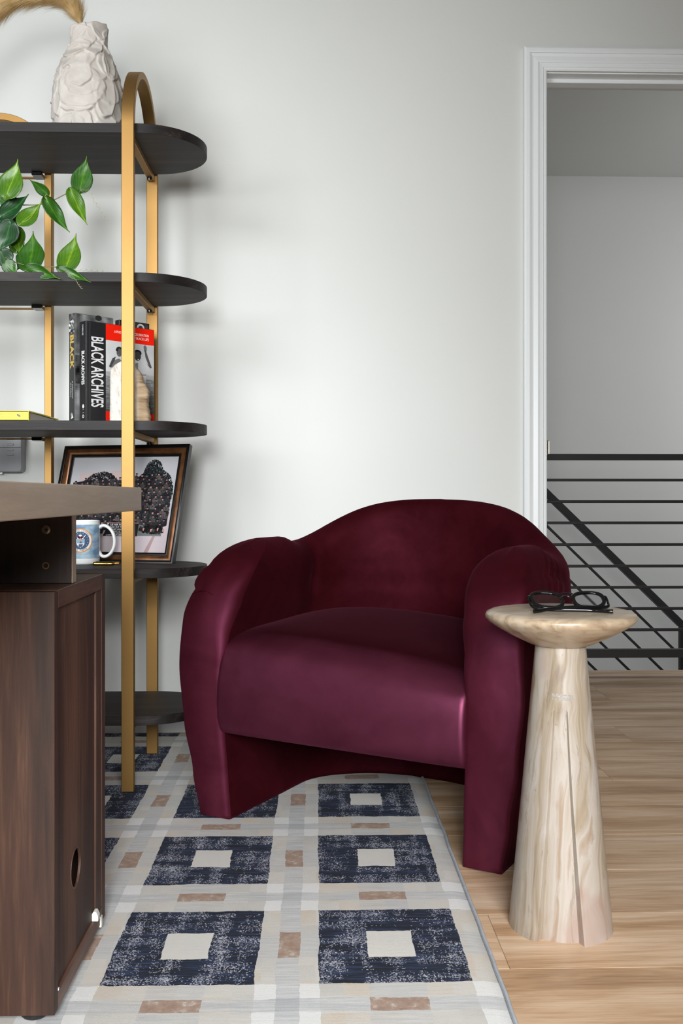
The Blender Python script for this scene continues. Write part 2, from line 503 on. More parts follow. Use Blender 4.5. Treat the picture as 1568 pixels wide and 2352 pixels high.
# ------------------------------------------------------------------ shelf unit
SX, SYF, SYB = -0.91, 2.493, 2.815           # centre, front and back of the boards
SHZ = [(1.6705, 1.695), (1.293, 1.317), (0.9175, 0.942), (0.542, 0.566), (0.169, 0.193)]
SRAD = (SYB - SYF) / 2; SMID = (SYF + SYB) / 2
unit = empty('bookshelf', (SX, SMID, 0), label='open dark wood shelf unit with rounded ends and brass arched frames against the wall', cat='shelf')
half = 0.6155
for zb, zt in SHZ:
    pts = []
    for k in range(33): a = -PI / 2 + PI * k / 32; pts.append((half - SRAD + SRAD * math.cos(a), SRAD * math.sin(a)))
    for k in range(33): a = PI / 2 + PI * k / 32; pts.append((-half + SRAD + SRAD * math.cos(a), SRAD * math.sin(a)))
    m = MB(); m.prism(pts, zb, zt)
    m.build('shelf_board', MSHELF, unit, smooth=True, ang=50, bevel=.0008)
def flat_arch(name, plane, c0, c1, z_spring, wid, thk, zbase, off, parent, mat=MGOLD):
    """flat bar bent into an upside-down U between the outer faces c0 and c1; thk lies in the bending plane"""
    R = (c1 - c0) / 2; cc = (c0 + c1) / 2; path = [(c0, zbase), (c0, z_spring * .5)]
    outer = [(c0, zbase), (c0, z_spring)] + [(cc - R * math.cos(PI * k / 28), z_spring + R * math.sin(PI * k / 28)) for k in range(1, 28)] + [(c1, z_spring), (c1, zbase)]
    r = R - thk
    inner = [(cc - r, zbase), (cc - r, z_spring)] + [(cc - r * math.cos(PI * k / 28), z_spring + r * math.sin(PI * k / 28)) for k in range(1, 28)] + [(cc + r, z_spring), (cc + r, zbase)]
    rows = []
    for (a, za), (b, zb_) in zip(outer, inner):
        if plane == 'yz': rows.append([(off - wid / 2, a, za), (off + wid / 2, a, za), (off + wid / 2, b, zb_), (off - wid / 2, b, zb_)])
        else: rows.append([(a, off - wid / 2, za), (a, off + wid / 2, za), (b, off + wid / 2, zb_), (b, off - wid / 2, zb_)])
    m = MB(); m.grid(rows, closed_u=True, cap=True)
    return m.build(name, mat, parent, smooth=True, ang=30, bevel=.0012)
PXR = -0.4725 - SX
for sx in (PXR, -PXR):
    fr = flat_arch('side_frame', 'yz', 2.473 - SMID, 2.858 - SMID, 1.690, 0.0315, 0.018, 0.0072, sx, unit)
    for zb, zt in SHZ:
        m = MB(); m.box(sx - .009, sx + .009, 2.491 - SMID, 2.840 - SMID, zb - .014, zb, .001, seg=1)
        m.build('crossbar', MGOLD, fr)
        m = MB(); m.lathe([(.0001, -.008), (.007, -.008), (.008, -.003), (.008, 0)], 14, (sx, 2.80 - SMID, zb - .0135)); m.build('screw_cap', MBLKP, fr, smooth=True)
bf = flat_arch('back_frame', 'xz', -.151, .151, 1.70, 0.030, 0.020, 0.0072, 2.85 - SMID, unit)
for zb, zt in SHZ:
    m = MB(); m.box(-.131, .131, 2.843 - SMID, 2.857 - SMID, zb - .004, zb, .001, seg=1); m.build('crossbar', MGOLD, bf)
    for s in (-1, 1):
        m = MB(); m.box(s * .118 - .014, s * .118 + .014, 2.80 - SMID, 2.845 - SMID, zb - .009, zb, .001, seg=1); m.build('bracket', MBLKP, bf)

# ------------------------------------------------------------------ vase with layered petal relief
M = Mat('bisque_ceramic', 0.85)
co = M.coord(); n1 = M.noise(co, 22, 4); n2 = M.noise(co, 420, 2, 0.8)
M.set('Base Color', M.mix(n2.gt(0.63) * 0.22, M.ramp(n1, [(0.3, lin('#aea79f')), (0.7, lin('#c0bab3'))]), lin('#a89f96')))
M.bump(n2, 0.35, 0.0012)
vp = at(203, 1140, 2.64); vp.z = 1.695
vase = empty('vase', vp, label='off-white sculpted ceramic vase with swirling petal relief on the top shelf', cat='vase')
rv = random.Random(11)
VH = 0.322
def vrad(z):
    P = [(0, .090), (.03, .095), (.09, .0955), (.14, .0925), (.18, .085), (.215, .075), (.245, .060), (.265, .054), (.30, .053), (.322, .0535)]
    for (a, ra), (b, rb) in zip(P, P[1:]):
        if z <= b:
            t = (z - a) / (b - a); t = t * t * (3 - 2 * t); return ra + (rb - ra) * t
    return P[-1][1]
FR = math.radians(-90 + 4.5)               # the side that faces the camera
petals = []
for k in range(40):
    petals.append([rv.uniform(0, 2 * PI), rv.uniform(0.0, 0.30), rv.uniform(.028, .050), rv.uniform(.026, .045), rv.uniform(-1, 1), rv.uniform(.004, .008), rv.uniform(0, 50)])
def FP(px, py, a, b, rot, h, seed): petals.append([FR + (px - 203) / 857 / vrad(max(0, min(VH, (1140 - py) / 852 + .75 - 1.695))) * 1.02, (1140 - py) / 852 + .75 - 1.695, a / 857, b / 857, rot, h, seed])
for p in [(215, 110, 30, 40, .2, .006, 1), (238, 70, 24, 34, .1, .006, 2), (180, 75, 26, 36, 0, .004, 3), (235, 175, 30, 44, -.3, .007, 4), (262, 160, 18, 40, -.2, .007, 44),
          (150, 155, 34, 30, .4, .006, 5), (180, 128, 36, 26, .2, .007, 6), (196, 228, 62, 52, -.15, .009, 7), (200, 215, 42, 38, -.2, .007, 8), (194, 200, 28, 32, .3, .007, 9), (188, 262, 50, 26, 0, .006, 10),
          (255, 240, 26, 60, -.1, .007, 12), (132, 235, 20, 60, .1, .006, 13)]: FP(*p)
def relief(th, z):
    h = 0.0; R = vrad(z)
    for tc, zc, a, b, rot, hm, sd in petals:
        d = (th - tc + PI) % (2 * PI) - PI
        if abs(d) > 1.4: continue
        dx, dz = d * R, z - zc
        cx, cz = dx * math.cos(rot) + dz * math.sin(rot), -dx * math.sin(rot) + dz * math.cos(rot)
        q = math.hypot(cx / a, cz / b)
        if q > 1.35: continue
        q += 0.13 * noise.noise(Vector((cx * 55 + sd, cz * 55, sd * 3.1)))
        edge = max(0.0, min(1.0, (1.0 - q) / 0.13)); edge = edge * edge * (3 - 2 * edge)
        rim = 1 - cz / b * 0.45
        hh = hm * (0.25 + 0.75 * max(0, min(1, q)) ** 2.4) * rim
        h = h + (max(hh, h * 0.55 + hh * 0.55) - h) * edge
    return h
rows = []; NS, NZ = 260, 170
for j in range(NZ + 1):
    z = VH * j / NZ; r = []
    for k in range(NS):
        th = 2 * PI * k / NS
        fade = min(1, z / .006)
        R = vrad(z) - .0055 + relief(th, z) * 1.4 * fade
        tz = z + (0.012 * math.cos(th - FR - 2.6) - .004 + .006 * noise.noise(Vector((math.cos(th) * 2, math.sin(th) * 2, 4)))) * (j / NZ) ** 6
        r.append((R * math.cos(th), R * math.sin(th), tz))
    rows.append(r)
top = rows[-1]
for f_, dz in ((.97, .0022), (.88, .002), (.80, -.002), (.78, -.03), (.78, -.1)):
    rows.append([(p[0] * f_, p[1] * f_, p[2] + dz) for p in top])
m = MB(); m.grid(rows, closed_u=True, cap=True)
m.build('body', M.m, vase, smooth=True, ang=180)

# ------------------------------------------------------------------ pampas grass
M = Mat('dry_grass', 0.8); co = M.coord()
M.set('Base Color', M.ramp(M.noise(co, 40, 3), [(0.3, lin('#cba970')), (0.55, lin('#e0c48e')), (0.75, lin('#efdab0'))]))
M.set('Subsurface Weight', 0.0)
MGRASS = M.m
pg = empty('pampas_grass', vp + Vector((0, 0, .25)), label='tan fluffy pampas grass plume arching left out of the white vase', cat='dried grass')
def rel(px, py, d): return at(px, py, d) - pg.location
sp = [rel(205, 170, 2.64), rel(196, 90, 2.64), rel(184, 50, 2.63), rel(166, 18, 2.62), rel(136, 0, 2.61), rel(95, -6, 2.60), rel(50, -2, 2.59), rel(8, 18, 2.58), rel(-35, 48, 2.57), rel(-70, 90, 2.56)]
def catmull(P, n):
    out = []
    for i in range(len(P) - 1):
        p0, p1, p2, p3 = P[max(i - 1, 0)], P[i], P[i + 1], P[min(i + 2, len(P) - 1)]
        for k in range(n):
            t = k / n
            out.append(0.5 * ((2 * p1) + (p2 - p0) * t + (2 * p0 - 5 * p1 + 4 * p2 - p3) * t * t + (3 * p1 - p0 - 3 * p2 + p3) * t ** 3))
    out.append(P[-1]); return out
spc = catmull(sp, 10)
m = MB(); m.tube(spc, [.0028 - .0022 * i / len(spc) for i in range(len(spc))], 7); m.build('stem', MGRASS, pg, smooth=True)
rg = random.Random(3); vs, fs = [], []
n = len(spc)
for k in range(20000):
    s = rg.uniform(0.20, 0.97); i = s * (n - 1); i0 = int(i)
    p = spc[i0].lerp(spc[min(i0 + 1, n - 1)], i - i0); t = (spc[min(i0 + 2, n - 1)] - spc[max(i0 - 1, 0)]).normalized()
    a = rg.uniform(0, 2 * PI); u = t.orthogonal().normalized(); v = t.cross(u)
    d = u * math.cos(a) + v * math.sin(a)
    L = rg.uniform(.045, .085) * min(1, .62 + (s - .2) * 3) * (1.0 if s < .8 else 1 - (s - .8) * 2)
    sprd = rg.uniform(.15, 1.0) * (1.5 if s < .38 else 1)
    q = p; w = .00045; side = d.cross(t).normalized()
    base = len(vs); steps = 4
    for j in range(steps + 1):
        f_ = j / steps
        dirv = (t * (1 - f_ * .15) + d * sprd * (1 - f_ * .4) + Vector((0, 0, -.45)) * f_ * f_ + Vector((0, 0, .12))).normalized()
        q = q + dirv * (L / steps) if j else q
        ww = w * (1 - f_ * .8)
        vs.append(q - side * ww); vs.append(q + side * ww)
    for j in range(steps): fs.append((base + 2 * j, base + 2 * j + 1, base + 2 * j + 3, base + 2 * j + 2))
me = bpy.data.meshes.new('plume'); me.from_pydata([tuple(v) for v in vs], [], fs); me.materials.append(MGRASS)
pl = bpy.data.objects.new('plume', me); COL.objects.link(pl); pl.parent = pg; pl['kind'] = 'stuff'

# ------------------------------------------------------------------ trailing plant in a pot
def leaf_mat(name, dark, mid, light):
    M = Mat(name, 0.38); u_, v_, _ = M.sep(M.coord('UV'))
    ax = (u_ - 0.5).abs()
    # curved veins running from the base to the tip
    ph = ax / (v_.op('MULTIPLY', (v_ * -1 + 1.04)) * 2.0 + 0.12)
    vein = (ph * 30.0).op('SINE') * 0.5 + 0.5
    n_ = M.noise(M.coord(), 60, 2)
    c = M.ramp(n_ * 0.5 + ph * 0.45, [(0.10, lin(light)), (0.30, lin(mid)), (0.62, lin(dark))])
    c = M.mix(vein * 0.14, c, lin(light))
    c = M.mix(ax.lt(0.012), c, lin(light))
    M.set('Base Color', c)
    M.bump(vein, 0.25, 0.0006)
    M.set('Transmission Weight', 0.0); 
    return M.m
ML = [leaf_mat('leaf_bright', '#2f5a08', '#46700e', '#7a9a2c'), leaf_mat('leaf_mid', '#1b450a', '#2a5a10', '#517a22'), leaf_mat('leaf_deep', '#0f3018', '#17401c', '#3a6634')]
pot_c = at(-55, 626, 2.66); pot_c.z = 1.317
plant = empty('trailing_plant', pot_c, label='trailing heart-leaved green plant on the shelf below the vase', cat='plant')
MCOP = metal('copper', '#b4714a', 0.35)
m = MB(); m.lathe([(.0001, .008), (.046, .008), (.050, .012), (.060, .095), (.063, .10), (.058, .10), (.052, .09), (.0001, .085)], 48, cap=False); m.build('pot', MCOP, plant, smooth=True)
m = MB(); m.lathe([(.0001, 0), (.080, 0), (.0975, .007), (.0965, .009), (.078, .004), (.0001, .004)], 48, cap=False); m.build('saucer', MCOP, plant, smooth=True)
m = MB(); m.lathe([(.0001, .088), (.053, .088), (.053, .080)], 32, cap=False); m.build('soil', plain('soil', '#2a1d14', 0.95, .3, 200), plant)
def lt_(T, x):
    for (a, ra), (b, rb) in zip(T, T[1:]):
        if x <= b: return ra + (rb - ra) * (x - a) / (b - a)
    return T[-1][1]
def leaf(base, tip, width, mat, d0, d1, bend=0.12, roll=0.0, curl=.2):
    """heart-shaped leaf from petiole joint to pointed tip, pixel sizes at depth d"""
    B = at(base[0], base[1], d0) - plant.location; T = at(tip[0], tip[1], d1) - plant.location
    ax = T - B; L = ax.length; ax.normalize()
    view = Vector((0, 1, 0.0)); side = ax.cross(view).normalized()
    nrm = side.cross(ax).normalized()
    side = (side * math.cos(roll) + nrm * math.sin(roll)).normalized(); nrm = side.cross(ax).normalized()
    W = width / F * (d0 + d1) / 2 / 2
    rows, uv = [], []; NV, NU = 26, 10
    for j in range(NV + 1):
        t = j / NV
        # heart outline: lobes reach back behind the joint, long drawn-out tip
        wf = lt_([(0, .0), (.02, .34), (.06, .62), (.12, .82), (.2, .95), (.28, 1), (.36, .97), (.45, .87), (.54, .72), (.63, .54), (.71, .37), (.78, .24), (.85, .13), (.91, .06), (1, .006)], t)
        r = []; uvr = []
        for i in range(NU + 1):
            s_ = i / NU * 2 - 1
            back = -.15 * (abs(s_) ** .8) * (1 - t / .34) if t < .34 else 0
            yy = t + back + (.0 if t else 0)
            zz = bend * math.sin(PI * t) * -1 + curl * abs(s_) ** 1.5 * wf * .28 - .10 * (t ** 3)
            zz += .015 * math.sin(9 * t + 3 * s_)
            r.append(B + ax * (yy * L) + side * (s_ * W * wf) + nrm * (-zz * L))
            uvr.append((.5 + s_ * .5 * wf, t))
        rows.append(r); uv.append(uvr)
    m = MB(); V = m.grid(rows)
    uvl = m.bm.loops.layers.uv.new('UVMap')
    idx = {}
    for j, r in enumerate(V):
        for i, v in enumerate(r): idx[v] = uv[j][i]
    for f_ in m.bm.faces:
        for l in f_.loops: l[uvl].uv = idx[l.vert]
    o = m.build('leaf', mat, plant, smooth=True, ang=180, recalc=False)
    sm = o.modifiers.new('thickness', 'SOLIDIFY'); sm.thickness = .0006
    return o
LEAVES = [
 ((16, 446), (38, 362), 62, 0, 2.50, 2.50, .10, 0.1), ((107, 445), (66, 414), 27, 1, 2.53, 2.50, .12, .5), ((184, 434), (198, 356), 50, 1, 2.54, 2.54, .1, -.1),
 ((164, 440), (200, 511), 36, 0, 2.52, 2.50, .12, .3), ((108, 460), (161, 528), 38, 1, 2.51, 2.50, .14, .5), ((50, 511), (95, 460), 44, 0, 2.49, 2.51, .1, .1),
 ((4, 495), (60, 443), 52, 2, 2.53, 2.50, .12, .3), ((24, 514), (-4, 580), 58, 2, 2.49, 2.50, .1, -.1), ((34, 528), (44, 586), 46, 0, 2.53, 2.52, .1, -.2),
 ((68, 613), (72, 526), 66, 1, 2.48, 2.51, .1, .1), ((63, 616), (134, 641), 34, 1, 2.475, 2.452, .1, -.35), ((152, 614), (172, 532), 56, 0, 2.50, 2.52, .1, .1),
 ((138, 618), (204, 648), 24, 1, 2.475, 2.453, .12, -.3), ((2, 578), (22, 622), 48, 2, 2.49, 2.50, .1, .1), ((38, 574), (34, 512), 40, 0, 2.55, 2.55, .1, .2),
 ((62, 588), (40, 618), 40, 2, 2.52, 2.49, .1, .3), ((28, 468), (-8, 440), 42, 1, 2.56, 2.56, .1, 0), ((20, 500), (44, 512), 60, 0, 2.56, 2.56, .1, .2), ((-30, 470), (-60, 540), 60, 1, 2.55, 2.54, .1, 0), ((-40, 540), (-80, 600), 60, 0, 2.56, 2.56, .1, 0), ((-60, 480), (-90, 420), 55, 2, 2.6, 2.6, .1, 0), ((12, 604), (40, 628), 34, 1, 2.475, 2.47, .1, 0)]
for b_, t_, w_, mi, d0, d1, bd, rl_ in LEAVES: leaf(b_, t_, w_, ML[mi], d0, d1, bd, rl_)
def vine(name, pts, rad, mat, n=6, seg=6):
    P = [at(*p) - plant.location for p in pts]; c = catmull(P, n)
    m = MB(); m.tube(c, rad, seg); return m.build(name, mat, plant, smooth=True)
MSTEM = plain('vine_stem', '#6b6a4d', 0.6, .15, 80); MPET = plain('leaf_stalk', '#8fa04a', 0.5, .1, 80)
vine('stem', [(-50, 540, 2.64), (-20, 490, 2.60), (20, 474, 2.56), (55, 471, 2.54), (90, 470, 2.53), (122, 460, 2.53), (150, 446, 2.53), (170, 438, 2.54), (184, 434, 2.54), (193, 437, 2.54)], .0013, MSTEM)
vine('stem', [(-50, 545, 2.64), (-25, 570, 2.58), (10, 590, 2.50), (40, 604, 2.485), (80, 612, 2.48), (124, 613, 2.48), (140, 618, 2.475), (150, 616, 2.49)], .0013, MSTEM)
vine('stem', [(-50, 545, 2.64), (-10, 520, 2.55), (24, 514, 2.51), (50, 512, 2.50)], .0011, MSTEM)
for p in ([(16, 446, 2.50), (20, 458, 2.52), (24, 472, 2.56)], [(107, 445, 2.53), (96, 462, 2.53), (92, 470, 2.53)], [(152, 614, 2.50), (138, 616, 2.485), (126, 613, 2.48)], [(34, 528, 2.53), (28, 515, 2.52), (20, 510, 2.52)], [(108, 460, 2.51), (116, 460, 2.53)], [(50, 511, 2.49), (70, 500, 2.5), (95, 462, 2.52)], [(164, 440, 2.52), (172, 437, 2.54)]):
    vine('stalk', p, .0008, MPET, 5)
def tendril(pts, amp, turns, name='tendril'):
    P = catmull([at(*p) - plant.location for p in pts], 14); c = []
    for i, p in enumerate(P):
        t = i / (len(P) - 1); a = turns * 2 * PI * t
        A = amp * (.3 + .7 * t)
        c.append(p + Vector((math.cos(a) * A, math.sin(a) * A * .4, math.sin(a) * A)))
    m = MB(); m.tube(c, .00045, 5); m.build(name, plain('tendril', '#a09a72', 0.6, .1, 60) if 'tendril' not in bpy.data.materials else bpy.data.materials['tendril'], plant, smooth=True)
tendril([(184, 434, 2.54), (208, 440, 2.54), (214, 458, 2.54), (226, 475, 2.54), (234, 492, 2.54), (246, 505, 2.54)], .004, 8)
tendril([(150, 616, 2.50), (170, 620, 2.50), (195, 620, 2.50), (220, 622, 2.51), (243, 624, 2.52)], .004, 8)
tendril([(138, 618, 2.475), (158, 626, 2.46), (172, 640, 2.455), (180, 652, 2.45), (188, 662, 2.45)], .002, 9)
# ------------------------------------------------------------------ flat print (lettering, cover pictures)
_tc = {}
def text_mesh(s, bold=0.0, spacing=1.0):
    """2-D triangles of a text at size 1, left-aligned: (verts, faces, width, height)"""
    key = (s, bold, spacing)
    if key in _tc: return _tc[key]
    c = bpy.data.curves.new('tmp', 'FONT'); c.body = s; c.size = 1.0; c.offset = bold; c.space_character = spacing; c.resolution_u = 3
    o = bpy.data.objects.new('tmp', c); COL.objects.link(o)
    dg = bpy.context.evaluated_depsgraph_get(); me = bpy.data.meshes.new_from_object(o.evaluated_get(dg))
    vs = [(v.co.x, v.co.y) for v in me.vertices]; fs = [tuple(p.vertices) for p in me.polygons]
    bpy.data.objects.remove(o); bpy.data.curves.remove(c); bpy.data.meshes.remove(me)
    x0 = min(v[0] for v in vs); x1 = max(v[0] for v in vs); y0 = min(v[1] for v in vs); y1 = max(v[1] for v in vs)
    vs = [(v[0] - x0, v[1] - y0) for v in vs]
    _tc[key] = (vs, fs, x1 - x0, y1 - y0); return _tc[key]
class Print:
    def __init__(s): s.v, s.f, s.c = [], [], []
    def poly(s, pts, col, lay=1):
        b = len(s.v); s.v += [(p[0], p[1], lay) for p in pts]; s.f.append(tuple(range(b, b + len(pts)))); s.c.append(lin(col) if isinstance(col, str) else col)
    def rect(s, x0, y0, x1, y1, col, lay=1, nx=1, ny=1):
        for i in range(nx):
            for j in range(ny):
                a, b = x0 + (x1 - x0) * i / nx, x0 + (x1 - x0) * (i + 1) / nx
                c, d = y0 + (y1 - y0) * j / ny, y0 + (y1 - y0) * (j + 1) / ny
                s.poly([(a, c), (b, c), (b, d), (a, d)], col(((a + b) / 2 - x0) / (x1 - x0), ((c + d) / 2 - y0) / (y1 - y0)) if callable(col) else col, lay)
    def disc(s, cx, cy, r, col, lay=1, n=14, ry=None):
        ry = ry or r
        s.poly([(cx + r * math.cos(2 * PI * k / n), cy + ry * math.sin(2 * PI * k / n)) for k in range(n)], col, lay)
    def ring(s, cx, cy, r0, r1, col, lay=1, n=64, steps=1):
        for q in range(steps):
            a, b = r0 + (r1 - r0) * q / steps, r0 + (r1 - r0) * (q + 1) / steps
            for k in range(n):
                t0, t1 = 2 * PI * k / n, 2 * PI * (k + 1) / n
                P = lambda r, t: (cx + r * math.cos(t), cy + r * math.sin(t))
                s.poly([P(a, t0), P(b, t0), P(b, t1), P(a, t1)] if a > 1e-6 else [P(0, 0), P(b, t0), P(b, t1)], col, lay)
    def text(s, txt, x, y, w, h, col, lay=2, rot=0, bold=0.02, spacing=1.0, f=None):
        """fit a text into a w by h box whose lower left corner is (x, y); rot in degrees about that corner"""
        vs, fs, tw, th = text_mesh(txt, bold, spacing)
        ca, sa = math.cos(math.radians(rot)), math.sin(math.radians(rot))
        b = len(s.v)
        for vx, vy in vs:
            px, py = vx / tw * w, vy / th * h
            s.v.append((x + px * ca - py * sa, y + px * sa + py * ca, lay))
        for q in fs: s.f.append(tuple(i + b for i in q)); s.c.append(lin(col))
    def arc_text(s, txt, cx, cy, r, h, col, mid=90, span=100, inward=False, lay=3, sub=1):
        n = len(txt)
        for i, ch in enumerate(txt):
            if ch == ' ': continue
            t = (i - (n - 1) / 2) / (n - 1) * span
            ang = mid + t if inward else mid - t
            a = math.radians(ang); vs, fs, tw, th = text_mesh(ch, 0.02)
            ex = (math.cos(a), math.sin(a)); rr = -1 if inward else 1
            up = (ex[0] * rr, ex[1] * rr); rt = (up[1], -up[0]); sc = h / 0.70
            b = len(s.v)
            for vx, vy in vs:
                px, py = (vx - tw / 2) * sc, (vy - th / 2) * sc
                s.v.append((cx + ex[0] * r + rt[0] * px + up[0] * py, cy + ex[1] * r + rt[1] * px + up[1] * py, lay))
            for q in fs: s.f.append(tuple(k + b for k in q)); s.c.append(lin(col))
    def build(s, name, parent, fn, m=None, stuff=False):
        me = bpy.data.meshes.new(name); me.from_pydata([tuple(fn(a, b, l)) for a, b, l in s.v], [], s.f)
        at_ = me.color_attributes.new('Ink', 'FLOAT_COLOR', 'CORNER')
        i = 0; buf = []
        for q, c in zip(s.f, s.c): buf += [c[0], c[1], c[2], 1.0] * len(q)
        at_.data.foreach_set('color', buf)
        me.materials.append(m or MINK)
        o = bpy.data.objects.new(name, me); COL.objects.link(o); o.parent = parent
        if stuff: o['kind'] = 'stuff'
        return o
EPS = 0.00012

# ------------------------------------------------------------------ books
MPAGE = plain('book_pages', '#d8d5cc', 0.9, .06, 300)
SHELF3 = 0.942
def g_(v): v = max(0, min(255, int(v))); return '#%02x%02x%02x' % (v, v, v)
def book(name, corner, ang, w, t, h, m_cover, label, group, over=.003, z=SHELF3):
    """standing book: local x runs along the front cover away from the spine, y through its thickness, origin at the spine's front corner"""
    b = empty(name, (corner.x, corner.y, z), ang, label=label, cat='book', group=group)
    m = MB()
    m.box(0, w, 0, .003, 0, h, .0006, seg=1); m.box(0, w, t - .003, t, 0, h, .0006, seg=1); m.box(0, .003, 0, t, 0, h, .0010, seg=2)
    m.build('cover', m_cover, b)
    m = MB(); m.box(.003, w - over, .003, t - .003, over, h - over); m.build('pages', MPAGE, b)
    return b
A45 = math.radians(42.9)
MB1 = plain('grey_black_cover', '#3c3d3e', 0.35, .05, 20); MB2 = plain('black_cover', '#222224', 0.33, .05, 30)
b1 = book('book', cw(-.700, 2.572), A45, .115, .030, .290, MB1, 'tall grey and black book with gold spine lettering, leftmost of the standing books', 'standing books on the middle shelf')
rp = random.Random(8)
p = Print(); H = .290
p.rect(0, .235, .030, .290, lambda a, b: g_(85 + 60 * noise.noise(Vector((a * 3, b * 4, 1)))), 1, 8, 14)
for _ in range(26):
    p.disc(rp.uniform(.002, .028), rp.uniform(.238, .272), rp.uniform(.0015, .004), g_(rp.choice([30, 200, 235, 140])), 2, 8)
p.text('BLACK', .0055, .2335, .090, .020, '#c9ac5c', 2, -90, .04); 
# rotated texts run downwards: the box's lower left corner is its top left on the spine
p.text('A Celebration', .0155, .112, .046, .0052, '#cfcfcf', 2, -90, .01)
p.text('of a Culture', .0075, .108, .038, .0050, '#cfcfcf', 2, -90, .01)
p.disc(.017, .022, .003, '#e8e8e8', 2, 5); p.poly([(.009, .012), (.023, .015), (.017, .028), (.014, .018)], '#e8e8e8', 2)
p.poly([(.010, .024), (.014, .030), (.012, .016)], '#e8e8e8', 2)
p.build('spine_lettering', b1, lambda u, v, l: (-EPS * l, .030 - u, v), stuff=True)
p = Print()
p.rect(.001, .001, .114, .289, lambda a, b: g_(105 + 70 * noise.noise(Vector((a * 6, b * 14, 5))) - (60 if b < .62 and a < .5 and b > .35 else 0)), 1, 24, 50)
p.disc(.070, .2845, .010, g_(40), 2, 16, .0075)
p.build('cover_print', b1, lambda u, v, l: (u, -EPS * l, v))

b2 = book('book', cw(-.664, 2.548), A45, .209, .034, .2655, MB2, 'black book with red band and beach photograph on its cover', 'standing books on the middle shelf')
p = Print()
p.text('CHERLISE', .0140, .257, .028, .0062, '#d8d8d8', 2, -90, .01)
p.text('BLACK ARCHIVES', .0110, .188, .088, .0150, '#efefef', 2, -90, .03)
p.disc(.0195, .043, .0045, '#efefef', 2, 14, .0055); p.rect(.0155, .026, .0235, .0268, '#cfcfcf'); p.rect(.0155, .0335, .0235, .0343, '#cfcfcf')
p.disc(.0195, .017, .0050, '#cfcfcf', 2, 8); p.disc(.0195, .017, .0022, '#222224', 3, 8)
p.build('spine_lettering', b2, lambda u, v, l: (-EPS * l, .034 - u, v), stuff=True)
p = Print()
HX = .0115                                  # hinge groove strip
XR = .058                                   # where red band and photograph start
p.rect(.0042, .001, .0058, .2645, '#3d3d40', 1); p.rect(.0105, .001, .0120, .2645, '#48484b', 1)
p.text('BLACK ARCHIVES', .0145, .226, .184, .0370, '#d9d9d9', 2, -90, .018)
W2 = .208
p.rect(XR, .2215, W2, .2645, '#e8200c', 1); p.rect(XR, .001, W2, .0330, '#dc1c0a', 1)
def sea(a, b):
    if b > .56: return g_(205 - 20 * a + 12 * noise.noise(Vector((a * 3, b * 5, 2))))
    if b > .50: return g_(165 + 10 * noise.noise(Vector((a * 9, b * 30, 2))))
    return g_(140 - (0.5 - b) * 120 + 38 * noise.noise(Vector((a * 12, b * 60, 7))))
p.rect(XR, .0330, W2, .2215, sea, 1, 30, 64)
# two figures, flat grey silhouettes with pale dress
def fig_l():
    p.poly([(.0735, .150), (.085, .171), (.098, .176), (.106, .171), (.106, .150)], g_(110), 2)
    p.poly([(.0675, .153), (.078, .175), (.088, .180), (.085, .171), (.074, .150), (.070, .150)], g_(70), 3)
    p.disc(.0985, .192, .0085, g_(85), 4, 12, .011); p.disc(.0985, .200, .0095, g_(38), 3, 12, .008); p.disc(.092, .1985, .004, g_(35), 4)
    p.poly([(.095, .1865), (.099, .185), (.102, .187), (.098, .1845)], g_(220), 5)
def fig_r():
    p.poly([(.160, .062), (.1585, .110), (.156, .150), (.163, .172), (.176, .176), (.186, .168), (.183, .140), (.181, .105), (.179, .062)], g_(192), 2)
    p.poly([(.1665, .062), (.168, .118), (.170, .118), (.1695, .062)], g_(120), 3); p.poly([(.159, .139), (.183, .141), (.183, .137), (.159, .135)], g_(140), 3)
    p.disc(.1555, .188, .0105, g_(62), 4, 14, .0125); p.disc(.1555, .1965, .0125, g_(30), 3, 14, .009)
    p.poly([(.1545, .180), (.160, .180), (.1575, .1775)], g_(225), 5)
    p.poly([(.181, .173), (.196, .158), (.2005, .161), (.188, .190), (.181, .207), (.177, .206), (.180, .188), (.190, .166)], g_(80), 4)
    p.poly([(.176, .203), (.174, .216), (.179, .221), (.1845, .215), (.184, .204)], g_(105), 4)
    p.poly([(.148, .168), (.157, .170), (.157, .128), (.150, .132)], g_(120), 2)
    p.poly([(.168, .062), (.170, .044), (.1745, .062)], g_(60), 3); p.disc(.137, .172, .005, g_(50), 3)
fig_l(); fig_r()
p.text('A PHOTOGRAPHIC CELEBRATION', .083, .2430, .108, .0068, '#f2d6ce', 2, 0, .01)
p.text('OF BLACK LIFE', .139, .2325, .052, .0068, '#f2d6ce', 2, 0, .01)
p.text('1', .196, .014, .0012, .005, '#f2d6ce', 2)
p.build('cover_print', b2, lambda u, v, l: (u, -EPS * l, v), MINKG)
b3 = book('book', cw(-.664, 2.548) + Vector((math.cos(A45), math.sin(A45), 0)) * .121 + Vector((-math.sin(A45), math.cos(A45), 0)) * .037, A45, .0965, .02, .288, MB2, 'black book with white ring, mostly hidden behind the red-banded one', 'standing books on the middle shelf')
p = Print(); p.ring(.068, .272, .0075, .0125, '#d5d5d5', 1, 24); p.rect(.006, .262, .092, .285, lambda a, b: g_(60 + 40 * noise.noise(Vector((a * 8, b * 4, 3)))), .5, 16, 4)
p.build('cover_print', b3, lambda u, v, l: (u, -EPS * l, v))

